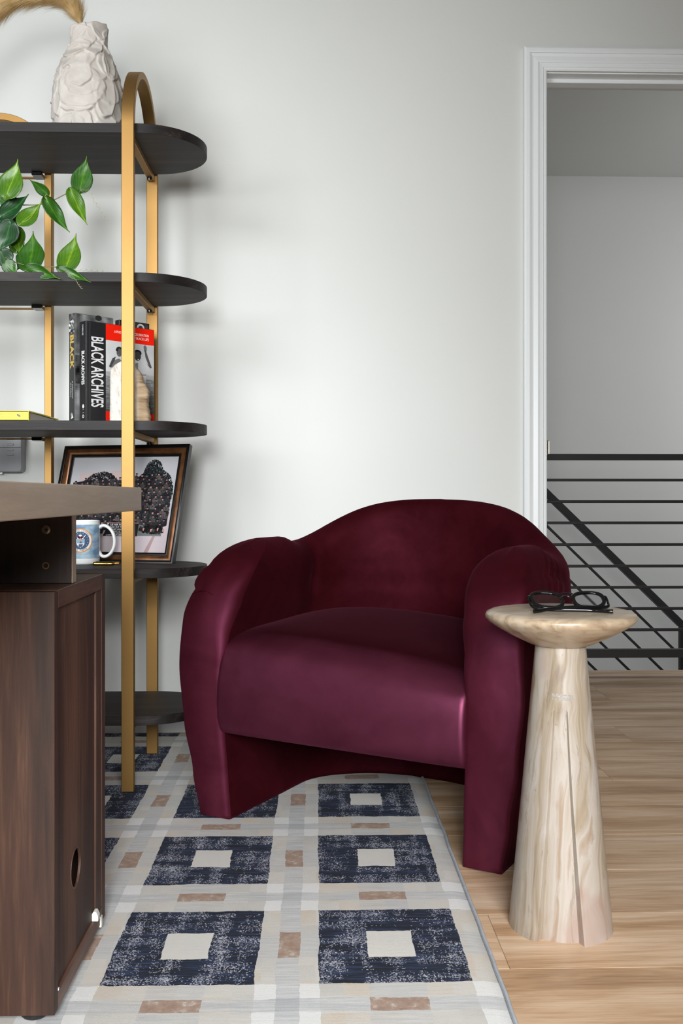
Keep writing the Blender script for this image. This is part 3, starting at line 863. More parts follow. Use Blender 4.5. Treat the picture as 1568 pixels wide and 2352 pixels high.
# yellow book lying down
MYEL = plain('yellow_cover', '#ffe90a', 0.4, .02, 20)
yb = empty('book', (at(71, 1000, 2.505).x, SYF + .012, SHELF3), label='yellow book lying flat at the left end of the middle shelf', cat='book')
m = MB(); L_, D_, H_ = .30, .285, .0255
m.box(-L_, 0, 0, .003, 0, H_, .0008, seg=1); m.box(-L_, 0, 0, D_, 0, .0028, .0006, seg=1)
rows = []
for j in range(13):
    y = D_ * j / 12 + (.004 if j == 12 else 0); dz = .0015 * math.sin(PI * j / 12) * 1 + .0010 * (j / 12) ** 3
    rows.append([(-L_, y, H_ - .003 + dz), (0, y, H_ - .003 + dz), (0, y, H_ + dz), (-L_, y, H_ + dz)])
m.grid(rows, closed_u=True, cap=True)
m.build('cover', MYEL, yb)
m = MB(); m.box(-L_ + .004, -.003, .003, D_ - .004, .0028, H_ - .003); m.build('pages', MPAGE, yb)
p = Print()
p.text('A HISTORY FROM', -.148, .0150, .102, .0028, '#3b3a10', 1, 0, 0, 1.25)
p.text('THE PHOTO ARCHIVES', -.168, .0075, .1265, .0028, '#3b3a10', 1, 0, 0, 1.25)
p.poly([(-.030, .0165), (-.0295, .0125), (-.0215, .0085), (-.020, .0125), (-.023, .0150), (-.028, .0175)], '#4c4a14', 1)
for k in range(9): p.rect(-.018, .0045 + k * .0014, -.0125, .0049 + k * .0014, '#b8aa20', 1)
p.build('spine_lettering', yb, lambda u, v, l: (u, -EPS * l, v))

# ------------------------------------------------------------------ stone bookend
M = Mat('layered_stone', 0.85); co = M.coord()
x, y, z = M.sep(co)
lay = M.noise(M.scale(co, (1.2, 1.2, 14)), 9, 4, 0.6); dg = M.noise(M.comb(x * 3.0 + z * 1.1, y, z * 0.8 - x * 1.5), 26, 4, 0.6)
geo = S(M.nt, M.nt.nodes.new('ShaderNodeNewGeometry').outputs['Normal']); nx_, ny_, nz_ = M.sep(geo)
tan_ = M.ramp(lay, [(0.3, lin('#8d7253')), (0.5, lin('#c3a785')), (0.7, lin('#dbc6a8'))])
pale = M.ramp(dg, [(0.3, lin('#a29a90')), (0.48, lin('#d3ccc2')), (0.75, lin('#dfdad2'))])
M.set('Base Color', M.mix((x - .010) * 60.0, pale, tan_)); M.bump(lay, 0.8, 0.004)
rc = at(301, 1140, 2.548)
stone = empty('stone_bookend', (rc.x, rc.y, SHELF3), label='rough beige layered stone slab standing before the red and black book', cat='stone')
def stx(z):                                 # left and right outline against height
    L = [(0, -.054), (.06, -.053), (.12, -.053), (.136, -.052), (.148, -.042), (.158, -.026), (.168, -.012), (.172, -.004)]
    R = [(0, .050), (.02, .049), (.05, .044), (.075, .047), (.085, .046), (.105, .034), (.125, .028), (.137, .020), (.150, .010), (.165, .003), (.172, .001)]
    def I(P):
        for (a, ra), (b, rb) in zip(P, P[1:]):
            if z <= b: return ra + (rb - ra) * (z - a) / (b - a)
        return P[-1][1]
    return I(L), I(R)
rows = []; NZ = 110
for j in range(NZ + 1):
    z = .172 * j / NZ; l, r = stx(z); r += .0022 * noise.noise(Vector((0, 2, z * 260))) ; r_ = []
    mid, hw = (l + r) / 2, (r - l) / 2
    dep = .027 * (1 - .55 * (z / .172) ** 2)
    for k in range(64):
        a = 2 * PI * k / 64; c, s_ = math.cos(a), math.sin(a)
        e = .55; xx = mid + hw * math.copysign(abs(c) ** e, c); yy = dep * math.copysign(abs(s_) ** e, s_)
        n_ = noise.noise(Vector((xx * 40, yy * 40, z * 190))) * .0016 * (1 if xx > .01 else .35)
        r_.append((xx + n_ * c, yy + n_ * s_, z))
    rows.append(r_)
m = MB(); m.grid(rows, closed_u=True, cap=True); m.build('slab', M.m, stone, smooth=True, ang=60)

# ------------------------------------------------------------------ framed photograph
SH4 = 0.566
fb = cw(-.461, 2.664); fdir = Vector((-.956, .294, 0)); fdir = Vector((fdir.x * CS + fdir.y * SN, fdir.y * CS - fdir.x * SN, 0)).normalized()
FW, FH = .405, .350
lean = math.asin(.108 / FH)
fr = empty('picture_frame', (fb.x + fdir.x * FW, fb.y + fdir.y * FW, SH4 + .0005), label='leaning framed group photograph with bronze and black frame on the lower shelf', cat='picture frame')
xa = -fdir; za = Vector((0, 0, 1)); ya = za.cross(xa).normalized()          # ya points backwards
up = (za * math.cos(lean) + ya * math.sin(lean)).normalized(); nb = xa.cross(up).normalized()   # towards the viewer
FM = Matrix(((xa.x, up.x, nb.x, 0), (xa.y, up.y, nb.y, 0), (xa.z, up.z, nb.z, 0), (0, 0, 0, 1)))
# moulding profile: (inset from the outer edge, height above the back plane)
MBRZ = Mat('bronze_moulding', 0.28, Metallic=0.45); co = MBRZ.coord()
MBRZ.set('Base Color', MBRZ.ramp(MBRZ.noise(co, 30, 3), [(0.3, lin('#4c2f1c')), (0.7, lin('#7d5230'))])); MBRZ = MBRZ.m
MFBLK = plain('black_moulding', '#151415', 0.25)
def mould(name, prof, mat):
    m = MB(); rows = []
    for o_, h_ in prof:
        rows.append([(o_, o_, h_), (FW - o_, o_, h_), (FW - o_, FH - o_, h_), (o_, FH - o_, h_)])
    m.grid(rows, closed_u=True, closed_v=True)
    o = m.build(name, mat, fr, smooth=True, ang=50, M=Matrix.Translation((0, 0, .0)) if False else None)
    for v in o.data.vertices: v.co = FM @ v.co
    return o
D0 = -.002
mould('outer_moulding', [(0, D0 - .018), (0, D0 - .001), (.0015, D0), (.008, D0 - .0005), (.010, D0 - .003), (.010, D0 - .018)], MFBLK)
mould('bronze_moulding', [(.010, D0 - .012), (.010, D0 - .004), (.013, D0 - .0025), (.019, D0 - .003), (.0245, D0 - .007), (.026, D0 - .012)], MBRZ)
mould('inner_moulding', [(.026, D0 - .014), (.026, D0 - .0085), (.028, D0 - .008), (.0335, D0 - .011), (.0335, D0 - .014)], MFBLK)
m = MB(); m.box(.004, FW - .004, .004, FH - .004, D0 - .0165, D0 - .0135); o = m.build('backing', plain('backing_board', '#3a2f28', .9), fr)
for v in o.data.vertices: v.co = FM @ v.co
p = Print(); I0 = .033; PW_, PH_ = FW - 2 * I0, FH - 2 * I0
rq = random.Random(21)
# picture coordinates 0..1
def q_(pts): return [(I0 + a * PW_, I0 + b * PH_) for a, b in pts]
def PP(pts, col, lay): p.poly(q_(pts), col, lay)
p.rect(I0, I0, I0 + PW_, I0 + PH_, lambda a, b: ('#%02x%02x%02x' % tuple(int(c + 8 * noise.noise(Vector((a * 4, b * 4, 3)))) for c in ((178, 178, 182) if b > .42 else (196, 184, 188)))), 1, 20, 20)
PP([(.0, .66), (.08, .74), (.08, .83), (.50, .86), (.50, .60), (.0, .55)], '#b7a6a4', 1.5)
def blob(cx, cy, rx, ry, n, cols, lay, s0=.006, s1=.016, flame=False):
    for _ in range(n):
        a, r = rq.uniform(0, 2 * PI), math.sqrt(rq.random())
        x_, y_ = cx + rx * r * math.cos(a), cy + ry * r * math.sin(a)
        if not (0.01 < x_ < .99 and 0.01 < y_ < .99): continue
        s_ = rq.uniform(s0, s1); c_ = rq.choice(cols)
        t = rq.uniform(0, PI)
        P_ = [(x_ + s_ * (.7 + .5 * rq.random()) * math.cos(t + 2 * PI * k / 5), y_ + s_ * (.9 + .6 * rq.random()) * math.sin(t + 2 * PI * k / 5)) for k in range(5)]
        PP([(max(.001, min(.999, a_)), max(.001, min(.999, b_))) for a_, b_ in P_], c_, lay)
DK = ['#22262a', '#2c3134', '#383e40', '#1b1e22', '#474d4e']
blob(.30, .68, .17, .16, 1900, DK, 2, .003, .009); blob(.24, .60, .19, .07, 500, DK, 2.05, .003, .01)
blob(.80, .62, .185, .26, 3200, DK, 2.1, .003, .009); blob(.78, .80, .09, .17, 1300, DK, 2.15, .003, .008); blob(.86, .44, .12, .2, 900, DK, 2.2, .003, .009)
# ranks of uniformed people: dark jackets, small faces and caps
CAM = ['#1c1d20', '#26272a', '#2f3034', '#3b3d40', '#232022', '#45403f', '#54504e']
def person(x_, y_, s_, lay):
    for _ in range(10):
        a, b = x_ + rq.uniform(-.6, .6) * s_, y_ - s_ * rq.uniform(.5, 2.2)
        r_ = s_ * rq.uniform(.10, .26); PP([(min(.985, a - r_), b), (min(.99, a), b - r_), (min(.995, a + r_), b), (min(.99, a), b + r_)], rq.choice(CAM), lay)
    PP([(x_ - s_ * .85, y_ - s_ * .8), (x_ - s_ * .3, y_ - s_ * .35), (x_ + s_ * .3, y_ - s_ * .35), (x_ + s_ * .85, y_ - s_ * .8), (x_ + s_ * .8, y_ - s_ * 2), (x_ - s_ * .8, y_ - s_ * 2)], rq.choice(CAM), lay - .02)
    k = rq.uniform(.7, 1.12); sk = '#%02x%02x%02x' % tuple(int(c * k) for c in (158, 116, 112))
    n = 9; PP([(x_ + s_ * .26 * math.cos(2 * PI * i / n), y_ - s_ * .02 + s_ * .42 * math.sin(2 * PI * i / n)) for i in range(n)], sk, lay + .02)
    PP([(x_ - s_ * .36, y_ + s_ * .16), (x_ + s_ * .36, y_ + s_ * .16), (x_ + s_ * .34, y_ + s_ * .42), (x_, y_ + s_ * .58), (x_ - s_ * .34, y_ + s_ * .42)], '#1b1c20', lay + .04)
PP([(.02, .34), (.03, .73), (.25, .76), (.60, .74), (.70, .78), (.93, .76), (.975, .60), (.975, .28), (.90, .24), (.70, .28)], '#26272a', 2.4)
rows_ = [(.815, .62, .93, 6), (.775, .12, .95, 15), (.735, .06, .97, 17), (.69, .05, .97, 17), (.645, .04, .98, 17), (.60, .04, .98, 16), (.555, .04, .97, 16), (.51, .04, .97, 16), (.465, .04, .97, 15), (.425, .04, .98, 15), (.385, .04, .97, 14), (.345, .04, .98, 14), (.31, .05, .98, 13), (.275, .06, .96, 13)]
for i, (yy, xa_, xb_, n_) in enumerate(rows_):
    for k in range(n_):
        xx = xa_ + (xb_ - xa_) * (k + .5 * (i % 2)) / n_ + rq.uniform(-.008, .008)
        person(min(xx, .955), yy + rq.uniform(-.010, .010) - .015, rq.uniform(.026, .032), 3 + i * .08)
PP([(.44, .30), (.72, .30), (.72, .165), (.40, .165)], '#222326', 5); PP([(.44, .305), (.72, .305), (.72, .298), (.44, .298)], '#a8807c', 5.1)
def pt(t_, x_, y_, w_, h_): p.text(t_, I0 + x_ * PW_, I0 + y_ * PH_, w_ * PW_, h_ * PH_, '#d2d2d2', 5.3, 0, .01)
pt('US AIR FORCE', .455, .275, .16, .018); pt('BASIC FLT 700 A 95', .445, .252, .185, .015); pt('THEY LEARN', .475, .228, .11, .015); pt('NOT US', .49, .208, .07, .013); pt('BY WRONG', .49, .190, .10, .013); pt('LAST AIRMEN 97', .43, .171, .20, .013)
PP([(.72, .29), (.93, .22), (.94, .17), (.72, .17)], '#6f7273', 4.95); blob(.84, .24, .11, .045, 160, CAM, 5.0, .008, .018)
for xx, yy in ((.77, .25), (.84, .24), (.90, .25), (.95, .24)):
    PP([(xx - .008, yy), (xx + .008, yy + .004), (xx + .004, yy - .028), (xx - .006, yy - .024)], '#c08f88', 5.2)
PP([(.80, .0), (.86, .17), (.885, .17), (.84, .0)], '#a98f90', 1.6)
p.build('photo_print', fr, lambda u, v, l: FM @ Vector((u, v, D0 - .0132 + l * .00005)), MINKG, stuff=True)

# ------------------------------------------------------------------ mug
MMUG = plain('white_glaze', '#eef0ee', 0.12, .005, 10)
mc = cw(-.2631 * 2.668, 2.668)
mug = empty('mug', (mc.x, mc.y, SH4), label='white and sky-blue coffee mug with round eagle and shield emblem on the lower shelf', cat='mug')
MR, MH = .0435, .119
m = MB(); m.lathe([(.001, .0), (.037, .0), (.0405, .0015), (.0425, .006), (MR, .014), (MR, .106), (.0432, .116), (.0424, MH), (.0412, MH), (.0402, .115), (.0400, .10), (.0395, .010), (.035, .006), (.001, .005)], 72, cap=False)
m.build('body', MMUG, mug, smooth=True, ang=60)
hd = math.radians(2)
hp = [(.040, .098), (.052, .1045), (.066, .100), (.0785, .085), (.0835, .064), (.081, .044), (.072, .028), (.060, .0205), (.049, .022), (.041, .034)]
hc = catmull([Vector((a * math.cos(hd), a * math.sin(hd), b)) for a, b in hp], 6)
rows = []
for i, q in enumerate(hc):
    t = (hc[min(i + 1, len(hc) - 1)] - hc[max(i - 1, 0)]).normalized(); s_ = Vector((0, 1, 0)); n_ = t.cross(s_).normalized()
    rows.append([q + s_ * (.0072 * math.cos(a)) + n_ * (.0046 * math.sin(a)) for a in [2 * PI * k / 14 for k in range(14)]])
m = MB(); m.grid(rows, closed_u=True, cap=True); m.build('handle', MMUG, mug, smooth=True)
p = Print()
TH0 = math.radians(-88 - 14)
def sky(a, b):
    n_ = noise.noise(Vector((a * 5, b * 5, 9))) + .5 * noise.noise(Vector((a * 14, b * 12, 4)))
    c0, c1 = Vector((110, 140, 172)), Vector((176, 200, 212))
    t = max(0, min(1, .45 + .9 * n_ + (.35 if b < .12 else 0))); c = c0.lerp(c1, t); return '#%02x%02x%02x' % tuple(int(v) for v in c)
p.rect(-.108, .0085 + .008, .062, .108, sky, 1, 90, 40)
BX, BY, BR_ = .0, .0655, .0320
p.ring(BX, BY, BR_ - .0025, BR_, '#e29330', 2, 72); p.ring(BX, BY, .0235, BR_ - .0025, '#e4e4e6', 2, 72, 2); p.ring(BX, BY, 0, .0235, '#4c5f7c', 2, 48, 6)
p.ring(BX, BY, .0230, .0237, '#26303f', 3, 72)
p.arc_text('UNITED STATES', BX, BY, .0266, .0041, '#2a2a30', 90, 112); p.arc_text('AIR FORCE', BX, BY, .0266, .0041, '#2a2a30', 270, 72, inward=True)
for k in range(13):
    a = math.radians(90 - (k - 6) * 21); p.disc(BX + .0200 * math.cos(a), BY + .0200 * math.sin(a), .0008, '#f4f4f4', 3, 5)
sh = [(-.0112, .0035), (-.006, .0042), (0, .0036), (.006, .0042), (.0112, .0035), (.0105, -.001), (.0108, -.009), (.006, -.0155), (0, -.019), (-.006, -.0155), (-.0108, -.009), (-.0105, -.001)]
p.poly([(BX + a * .98, BY + b) for a, b in sh], '#e8e8e8', 3); p.poly([(BX + a * .88, BY + b * .9 - .0002) for a, b in sh[:7]] + [(BX + a * .88, BY - .0085) for a in (.008, .004, 0, -.004, -.008)] + [(BX - .0094, BY - .0085), (BX - .009, BY)], '#7fa9c0', 4)
for k in range(6): p.disc(BX - .0075 + k * .003, BY - .0085, .0014, '#e8e8e8', 5, 6)
p.poly([(BX - .0042, BY - .001), (BX - .001, BY - .0016), (BX - .0005, BY + .001), (BX + .0005, BY + .001), (BX + .001, BY - .0016), (BX + .0042, BY - .001), (BX + .002, BY - .003), (BX + .0008, BY - .0028), (BX, BY - .0055), (BX - .0008, BY - .0028), (BX - .002, BY - .003)], '#d9762c', 5)
for s_ in (-1, 1):
    p.poly([(BX + s_ * .001, BY + .0055), (BX + s_ * .004, BY + .0115), (BX + s_ * .009, BY + .0135), (BX + s_ * .0142, BY + .0155), (BX + s_ * .011, BY + .0105), (BX + s_ * .007, BY + .0075), (BX + s_ * .004, BY + .0050)], '#4a1c2a', 3)
    p.poly([(BX + s_ * .0045, BY + .0050), (BX + s_ * .0085, BY + .009), (BX + s_ * .0078, BY + .0045)], '#f0f0f0', 4)
p.poly([(BX - .0045, BY + .005), (BX - .004, BY + .0115), (BX + .004, BY + .0115), (BX + .0045, BY + .005)], '#5b1f27', 4)
p.disc(BX, BY + .0135, .0042, '#eeeeee', 5, 12, .0026); p.poly([(BX - .0015, BY + .0045), (BX, BY + .009), (BX + .0015, BY + .0045)], '#d9642c', 5)
for k in range(5): p.rect(BX - .007 + .003 * k, BY + .0042, BX - .005 + .003 * k, BY + .0049, '#f2f2f2', 5)
p.rect(.036, .0215, .0425, .0222, '#3a4a5a', 2)
def cyl(u, v, l): a = TH0 + math.radians(14) + u / MR; r = MR + .00012 * l; return (r * math.cos(a), r * math.sin(a), v)
p.build('mug_print', mug, cyl, MINKG)

# ------------------------------------------------------------------ small pen
pe = at(243, 1140, 2.60)
pen = empty('pen', (pe.x, pe.y, SH4 + .0052), 0.03, label='small gold and black pen lying before the mug', cat='pen')
MPG = metal('polished_gold', '#e8bd62', 0.18)
RY = Matrix.Rotation(PI / 2, 4, 'Y')
def pbar(name, prof, mat):
    m = MB(); m.lathe(prof, 24); return m.build(name, mat, pen, smooth=True, ang=35, M=RY)
pbar('barrel', [(.0001, -.034), (.0035, -.0335), (.0048, -.031), (.0052, -.029), (.0052, -.0075), (.0044, -.007)], MPG)
pbar('centre_ring', [(.0044, -.007), (.0044, -.0055), (.0051, -.0055), (.0051, -.0045), (.0044, -.0045), (.0044, -.003)], MPG)
pbar('cap', [(.0044, -.003), (.0052, -.0025), (.0052, .017), (.0046, .018), (.0022, .0265), (.0022, .034), (.0001, .035)], MPG)
m = MB(); m.box(-.027, .020, -.0012, .0040, .0038, .0062, .0008); m.build('clip', MFBLK, pen)
m = MB(); m.box(.020, .036, -.0010, .0012, .0020, .0050, .0006); m.build('tip', MPG, pen)

# ------------------------------------------------------------------ grey wall unit seen under the third board
wu = at(55, 1085, 3.09)
MGR = Mat('grey_casing', 0.35); co = MGR.coord(); MGR.set('Base Color', MGR.ramp(MGR.noise(co, 8, 2), [(.3, lin('#7c7d81')), (.7, lin('#898a8e'))])); MGR = MGR.m
wun = empty('wall_control_box', (wu.x, 0, wu.z), label='grey plastic box with ribbed slots on the wall behind the shelf', cat='box')
m = MB(); poly = []
Lw, Hw, Rr = .34, .150, .012
for cx_, cz_, a0 in ((-Rr, Rr, -90), (-Rr, Hw - Rr, 0), (-Lw + Rr, Hw - Rr, 90), (-Lw + Rr, Rr, 180)):
    for k in range(7): a = math.radians(a0 + 15 * k); poly.append((cx_ + Rr * math.cos(a), cz_ + Rr * math.sin(a)))
RX = Matrix.Rotation(PI / 2, 4, 'X')
m.prism(poly, -WY + .001, -WY + .045); m.build('casing', MGR, wun, smooth=True, ang=40, M=RX, bevel=.004)
m = MB(); m.box(-Lw + .005, -.003, WY - .0462, WY - .0448, .0765, .0785); m.build('seam', plain('seam_grey', '#4b4c4f', .5), wun)
for k, zz in enumerate((.052, .067, .078 + .006, .101)):
    m = MB(); m.box(-.046, -.026, WY - .0475, WY - .0445, zz, zz + (.0055 if k < 3 else .006), .0015); m.build('slot_rib', plain('rib_grey', '#8b8c8f', .35) if 'rib_grey' not in bpy.data.materials else bpy.data.materials['rib_grey'], wun)
m = MB(); m.box(-.075, -.065, WY - .035, WY - .025, -.006, .002, .001); m.build('clip', MTRIM, wun)  # white block standing in for a pale reflection below the box
# ------------------------------------------------------------------ desk and its pedestal cabinet
DXR = -0.303
desk = empty('desk', (DXR, 1.0, 0), label='wooden desk with thick taupe-edged top at the left, raised on a dark side panel', cat='desk')
m = MB(); m.box(-.78, 0, -.78, .712, .7255, .7650, .0012, seg=2); m.build('desktop', MDESK, desk)
PXc = -.372 - DXR
m = MB(); m.box(-.60, PXc, .503, .527, .6175, .7250, .0006, seg=1); m.build('riser_panel', MDARKW, desk)
m = MB(); m.box(PXc + .0001, PXc + .0013, .5035, .5265, .6178, .7247); m.build('edge_band', MDESK, desk)
m = MB(); m.box(-.74, PXc, -.70, -.672, 0.010, .7250, .0006, seg=1); m.build('end_panel', MWAL, desk)
pc = at(110, 1216, 1.503)
m = MB(); m.lathe([(.0001, .0030), (.0045, .0030), (.0050, .0026), (.0068, .0022), (.0076, .0012), (.0078, 0)], 28); 
m.build('cam_lock', metal('cam_lock_metal', '#8a7a6c', .45), desk, smooth=True, ang=30, M=Matrix.Translation((pc.x - DXR, .5032, pc.z)) @ Matrix.Rotation(PI / 2, 4, 'X'))
m = MB(); m.box(-.0009, .0009, -.003, .003, -.0005, .0034); m.box(-.003, .003, -.0009, .0009, -.0005, .0034)
m.build('screw_slot', MBLACK, desk, M=Matrix.Translation((pc.x - DXR + .001, .5032, pc.z)) @ Matrix.Rotation(PI / 2, 4, 'X'))
pc = at(110, 1298, 1.503)
m = MB(); m.lathe([(.0036, .0002), (.0038, .0012), (.0052, .0012), (.0054, .0002)], 28, cap=False)
m.build('hole_ring', metal('hole_brass', '#a88352', .45), desk, smooth=True, M=Matrix.Translation((pc.x - DXR, .5032, pc.z)) @ Matrix.Rotation(PI / 2, 4, 'X'))
m = MB(); m.lathe([(.0001, .0005), (.0038, .0005), (.0038, .0002)], 24)
m.build('hole', MBLACK, desk, M=Matrix.Translation((pc.x - DXR, .5032, pc.z)) @ Matrix.Rotation(PI / 2, 4, 'X'))

CX = -.366
CY0, CY1, CZ0, CZ1 = 1.383, 1.713, .022, .6170
cab = empty('desk_cabinet', (CX, 1.55, 0), label='dark walnut pedestal cabinet under the desk with a round cable hole', cat='cabinet')
m = MB(); m.box(-.40, .0, CY0 - 1.55, CY0 + .020 - 1.55, CZ0, CZ1 - .001, .0006, seg=1); m.build('front_panel', MWAL, cab)
m = MB(); m.box(-.40, .0, CY1 - .024 - 1.55, CY1 - 1.55, CZ0, CZ1 + .001, .0006, seg=1); m.build('back_panel', MWAL, cab)
m = MB(); m.box(-.40, .0, CY0 + .0205 - 1.55, CY1 - .0245 - 1.55, CZ1 - .026, CZ1, .0006, seg=1); m.build('top_panel', MWALH, cab)
m = MB(); m.box(-.40, .0, CY0 + .0205 - 1.55, CY1 - .0245 - 1.55, CZ0, CZ0 + .024, .0006, seg=1); m.build('bottom_panel', MWALH, cab)
m = MB(); m.box(-.40, -.385, CY0 + .0205 - 1.55, CY1 - .0245 - 1.55, CZ0 + .0245, CZ1 - .0265); m.build('inner_panel', MDARKW, cab)
# recessed side panel with a round hole cut through
ya_, yb_, za_, zb_ = CY0 + .0205 - 1.55, CY1 - .0245 - 1.55, CZ0 + .0245, CZ1 - .0265
hy, hz, hr = 1.521 - 1.55, .1775, .031
gap_y = yb_ - .040
m = MB(); bm = m.bm; N = 48
def sq(k, n=N):
    a = 2 * PI * k / n; c, s_ = math.cos(a), math.sin(a); t = 1e9
    if c > 1e-9: t = min(t, (gap_y - hy) / c)
    if c < -1e-9: t = min(t, (ya_ - hy) / c)
    if s_ > 1e-9: t = min(t, (zb_ - hz) / s_)
    if s_ < -1e-9: t = min(t, (za_ - hz) / s_)
    return hy + c * t, hz + s_ * t
angs = sorted([2 * PI * k / N for k in range(N)] + [math.atan2(z_ - hz, y_ - hy) % (2 * PI) for y_ in (ya_, gap_y) for z_ in (za_, zb_)])
def sqa(a):
    c, s_ = math.cos(a), math.sin(a); t = 1e9
    if c > 1e-9: t = min(t, (gap_y - hy) / c)
    if c < -1e-9: t = min(t, (ya_ - hy) / c)
    if s_ > 1e-9: t = min(t, (zb_ - hz) / s_)
    if s_ < -1e-9: t = min(t, (za_ - hz) / s_)
    return hy + c * t, hz + s_ * t
XO, XI = -.0045, -.0075
rows = [[(XI, *sqa(a)) for a in angs], [(XO, *sqa(a)) for a in angs], [(XO, hy + hr * math.cos(a), hz + hr * math.sin(a)) for a in angs], [(XI, hy + hr * math.cos(a), hz + hr * math.sin(a)) for a in angs]]
m.grid(rows, closed_u=True, closed_v=True); m.build('side_panel', MWAL, cab)
m = MB(); m.box(-.018, -.0015, gap_y + .002, yb_, za_, zb_, .0005, seg=1); m.build('stile', MWAL, cab)
m = MB(); m.lathe([(hr - .0025, 0), (hr - .0025, .0012), (hr, .0012), (hr, 0)], 48, cap=False)
m.build('hole_rim', MWALH, cab, M=Matrix.Translation((XO - .0002, hy, hz)) @ Matrix.Rotation(PI / 2, 4, 'Y'))
MWPL = plain('white_plastic', '#dcdad2', .5, .02)
m = MB(); m.prism([(0, 0), (.0105, 0), (.0105, .008), (.0070, .016), (.0025, .016), (0, .012)], 0, .014)
m.build('corner_bracket', MWPL, cab, M=Matrix.Translation((-.0044, gap_y - .004, CZ0 + .0245)) @ Matrix.Rotation(PI / 2, 4, 'X'), bevel=.0008)
m = MB(); m.box(-.002, .0025, yb_ - .016, yb_ - .006, CZ0 - .004, CZ0 + .014, .0008); m.build('clip', MWPL, cab)
m = MB(); m.box(-.002, .001, ya_ - .002, ya_ + .002, CZ0 + .026, CZ0 + .029); m.build('panel_pin', MWPL, cab)
for fx, fy in ((-.035, CY0 + .03 - 1.55), (-.36, CY0 + .03 - 1.55), (-.035, CY1 - .03 - 1.55), (-.36, CY1 - .03 - 1.55)):
    m = MB(); m.lathe([(.018, .0095), (.020, .012), (.020, CZ0)], 20, (fx, fy, 0)); m.build('foot', MBLACK, cab)

# ------------------------------------------------------------------ armchair
def velvet(name, d0, d1, g0, g1, grough, topdark=False, armdark=False):
    M = Mat(name, 0.8); co = M.coord()
    nap = M.noise(co, 6, 4, 0.6, 0.6); fn = M.noise(co, 1400, 2, 0.8); md = M.noise(co, 22, 4, .6)
    M.set('Base Color', M.ramp(nap * .8 + md * .2, [(0.35, d0), (0.65, d1)]))
    M.set('Specular IOR Level', 0.0); M.set('Sheen Weight', 0.05); M.set('Sheen Roughness', 0.4); M.set('Sheen Tint', (0.7, 0.2, 0.3, 1))
    M.bump(fn * 0.35 + md * 0.6, 0.25, 0.0012)
    gl_ = M.nt.nodes.new('ShaderNodeBsdfGlossy'); gl_.inputs['Roughness'].default_value = grough     # broad lobe of the pile
    gc = M.ramp(nap * .8 + md * .2, [(0.38, g0), (0.62, g1)])
    if topdark:                              # seat top darkened by position, its weaker sheen painted into the gloss colour
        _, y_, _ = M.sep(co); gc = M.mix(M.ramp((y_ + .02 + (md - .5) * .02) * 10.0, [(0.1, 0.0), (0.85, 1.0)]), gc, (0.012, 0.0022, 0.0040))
    if armdark:  # arm sheen painted duller with height, down to the shell's gloss
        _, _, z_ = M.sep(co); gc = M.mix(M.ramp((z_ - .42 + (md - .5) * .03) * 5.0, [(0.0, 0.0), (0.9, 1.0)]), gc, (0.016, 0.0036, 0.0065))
    M.link(gc, gl_.inputs['Color'])
    ad_ = M.nt.nodes.new('ShaderNodeAddShader'); mo_ = M.nt.nodes['Material Output']
    M.nt.links.new(M.b.outputs[0], ad_.inputs[0]); M.nt.links.new(gl_.outputs[0], ad_.inputs[1]); M.nt.links.new(ad_.outputs[0], mo_.inputs['Surface'])
    return M.m
MVEL = velvet('wine_velvet', (0.020, 0.0019, 0.0029), (0.032, 0.0030, 0.0046), (0.008, 0.0015, 0.0028), (0.017, 0.0036, 0.0065), 0.60)
MVELS = velvet('wine_velvet_seat', (0.014, 0.0012, 0.0024), (0.022, 0.0020, 0.0036), (0.130, 0.034, 0.066), (0.170, 0.048, 0.094), 0.52, True)   # same velvet, the front's brighter sheen painted into its gloss colour
MVELA = velvet('wine_velvet_arm', (0.022, 0.0019, 0.0032), (0.034, 0.0030, 0.0048), (0.062, 0.0145, 0.030), (0.095, 0.025, 0.050), 0.62, armdark=True)  # shell velvet again, brighter sheen of the arm fronts put into the gloss
AO = Vector((.06, 2.102, 0)); AR = math.radians(-30)
chair = empty('armchair', AO, AR, label='deep burgundy velvet tub armchair with curved arms beside the stone side table', cat='armchair')
chair.rotation_euler = (0, math.radians(0.5), AR); chair.location.z = 0.0034
CXO = -.017
BE = .34                                   # where the straight arms end
def half_w(b): return .326 + .018 * max(0, min(1, b / .3))
def path(t):
    """t 0..1 from the left arm front round the back to the right arm front: centre line point, outward normal"""
    pass
def lerp_tab(T, x):
    if x <= T[0][0]: return T[0][1]
    for (a, ra), (b, rb) in zip(T, T[1:]):
        if x <= b:
            k = (x - a) / (b - a); return ra + (rb - ra) * k
    return T[-1][1]
def smooth_tab(T, x):
    if x <= T[0][0]: return T[0][1]
    for (a, ra), (b, rb) in zip(T, T[1:]):
        if x <= b:
            k = (x - a) / (b - a); k = k * k * (3 - 2 * k); return ra + (rb - ra) * k
    return T[-1][1]
def bfront(z):
    if z < .40: return -.02 * min(1, z / .25)
    q = min(1, (z - .40) / .245); return -.02 + .27 * (1 - math.sqrt(max(0, 1 - q ** 2.5)))
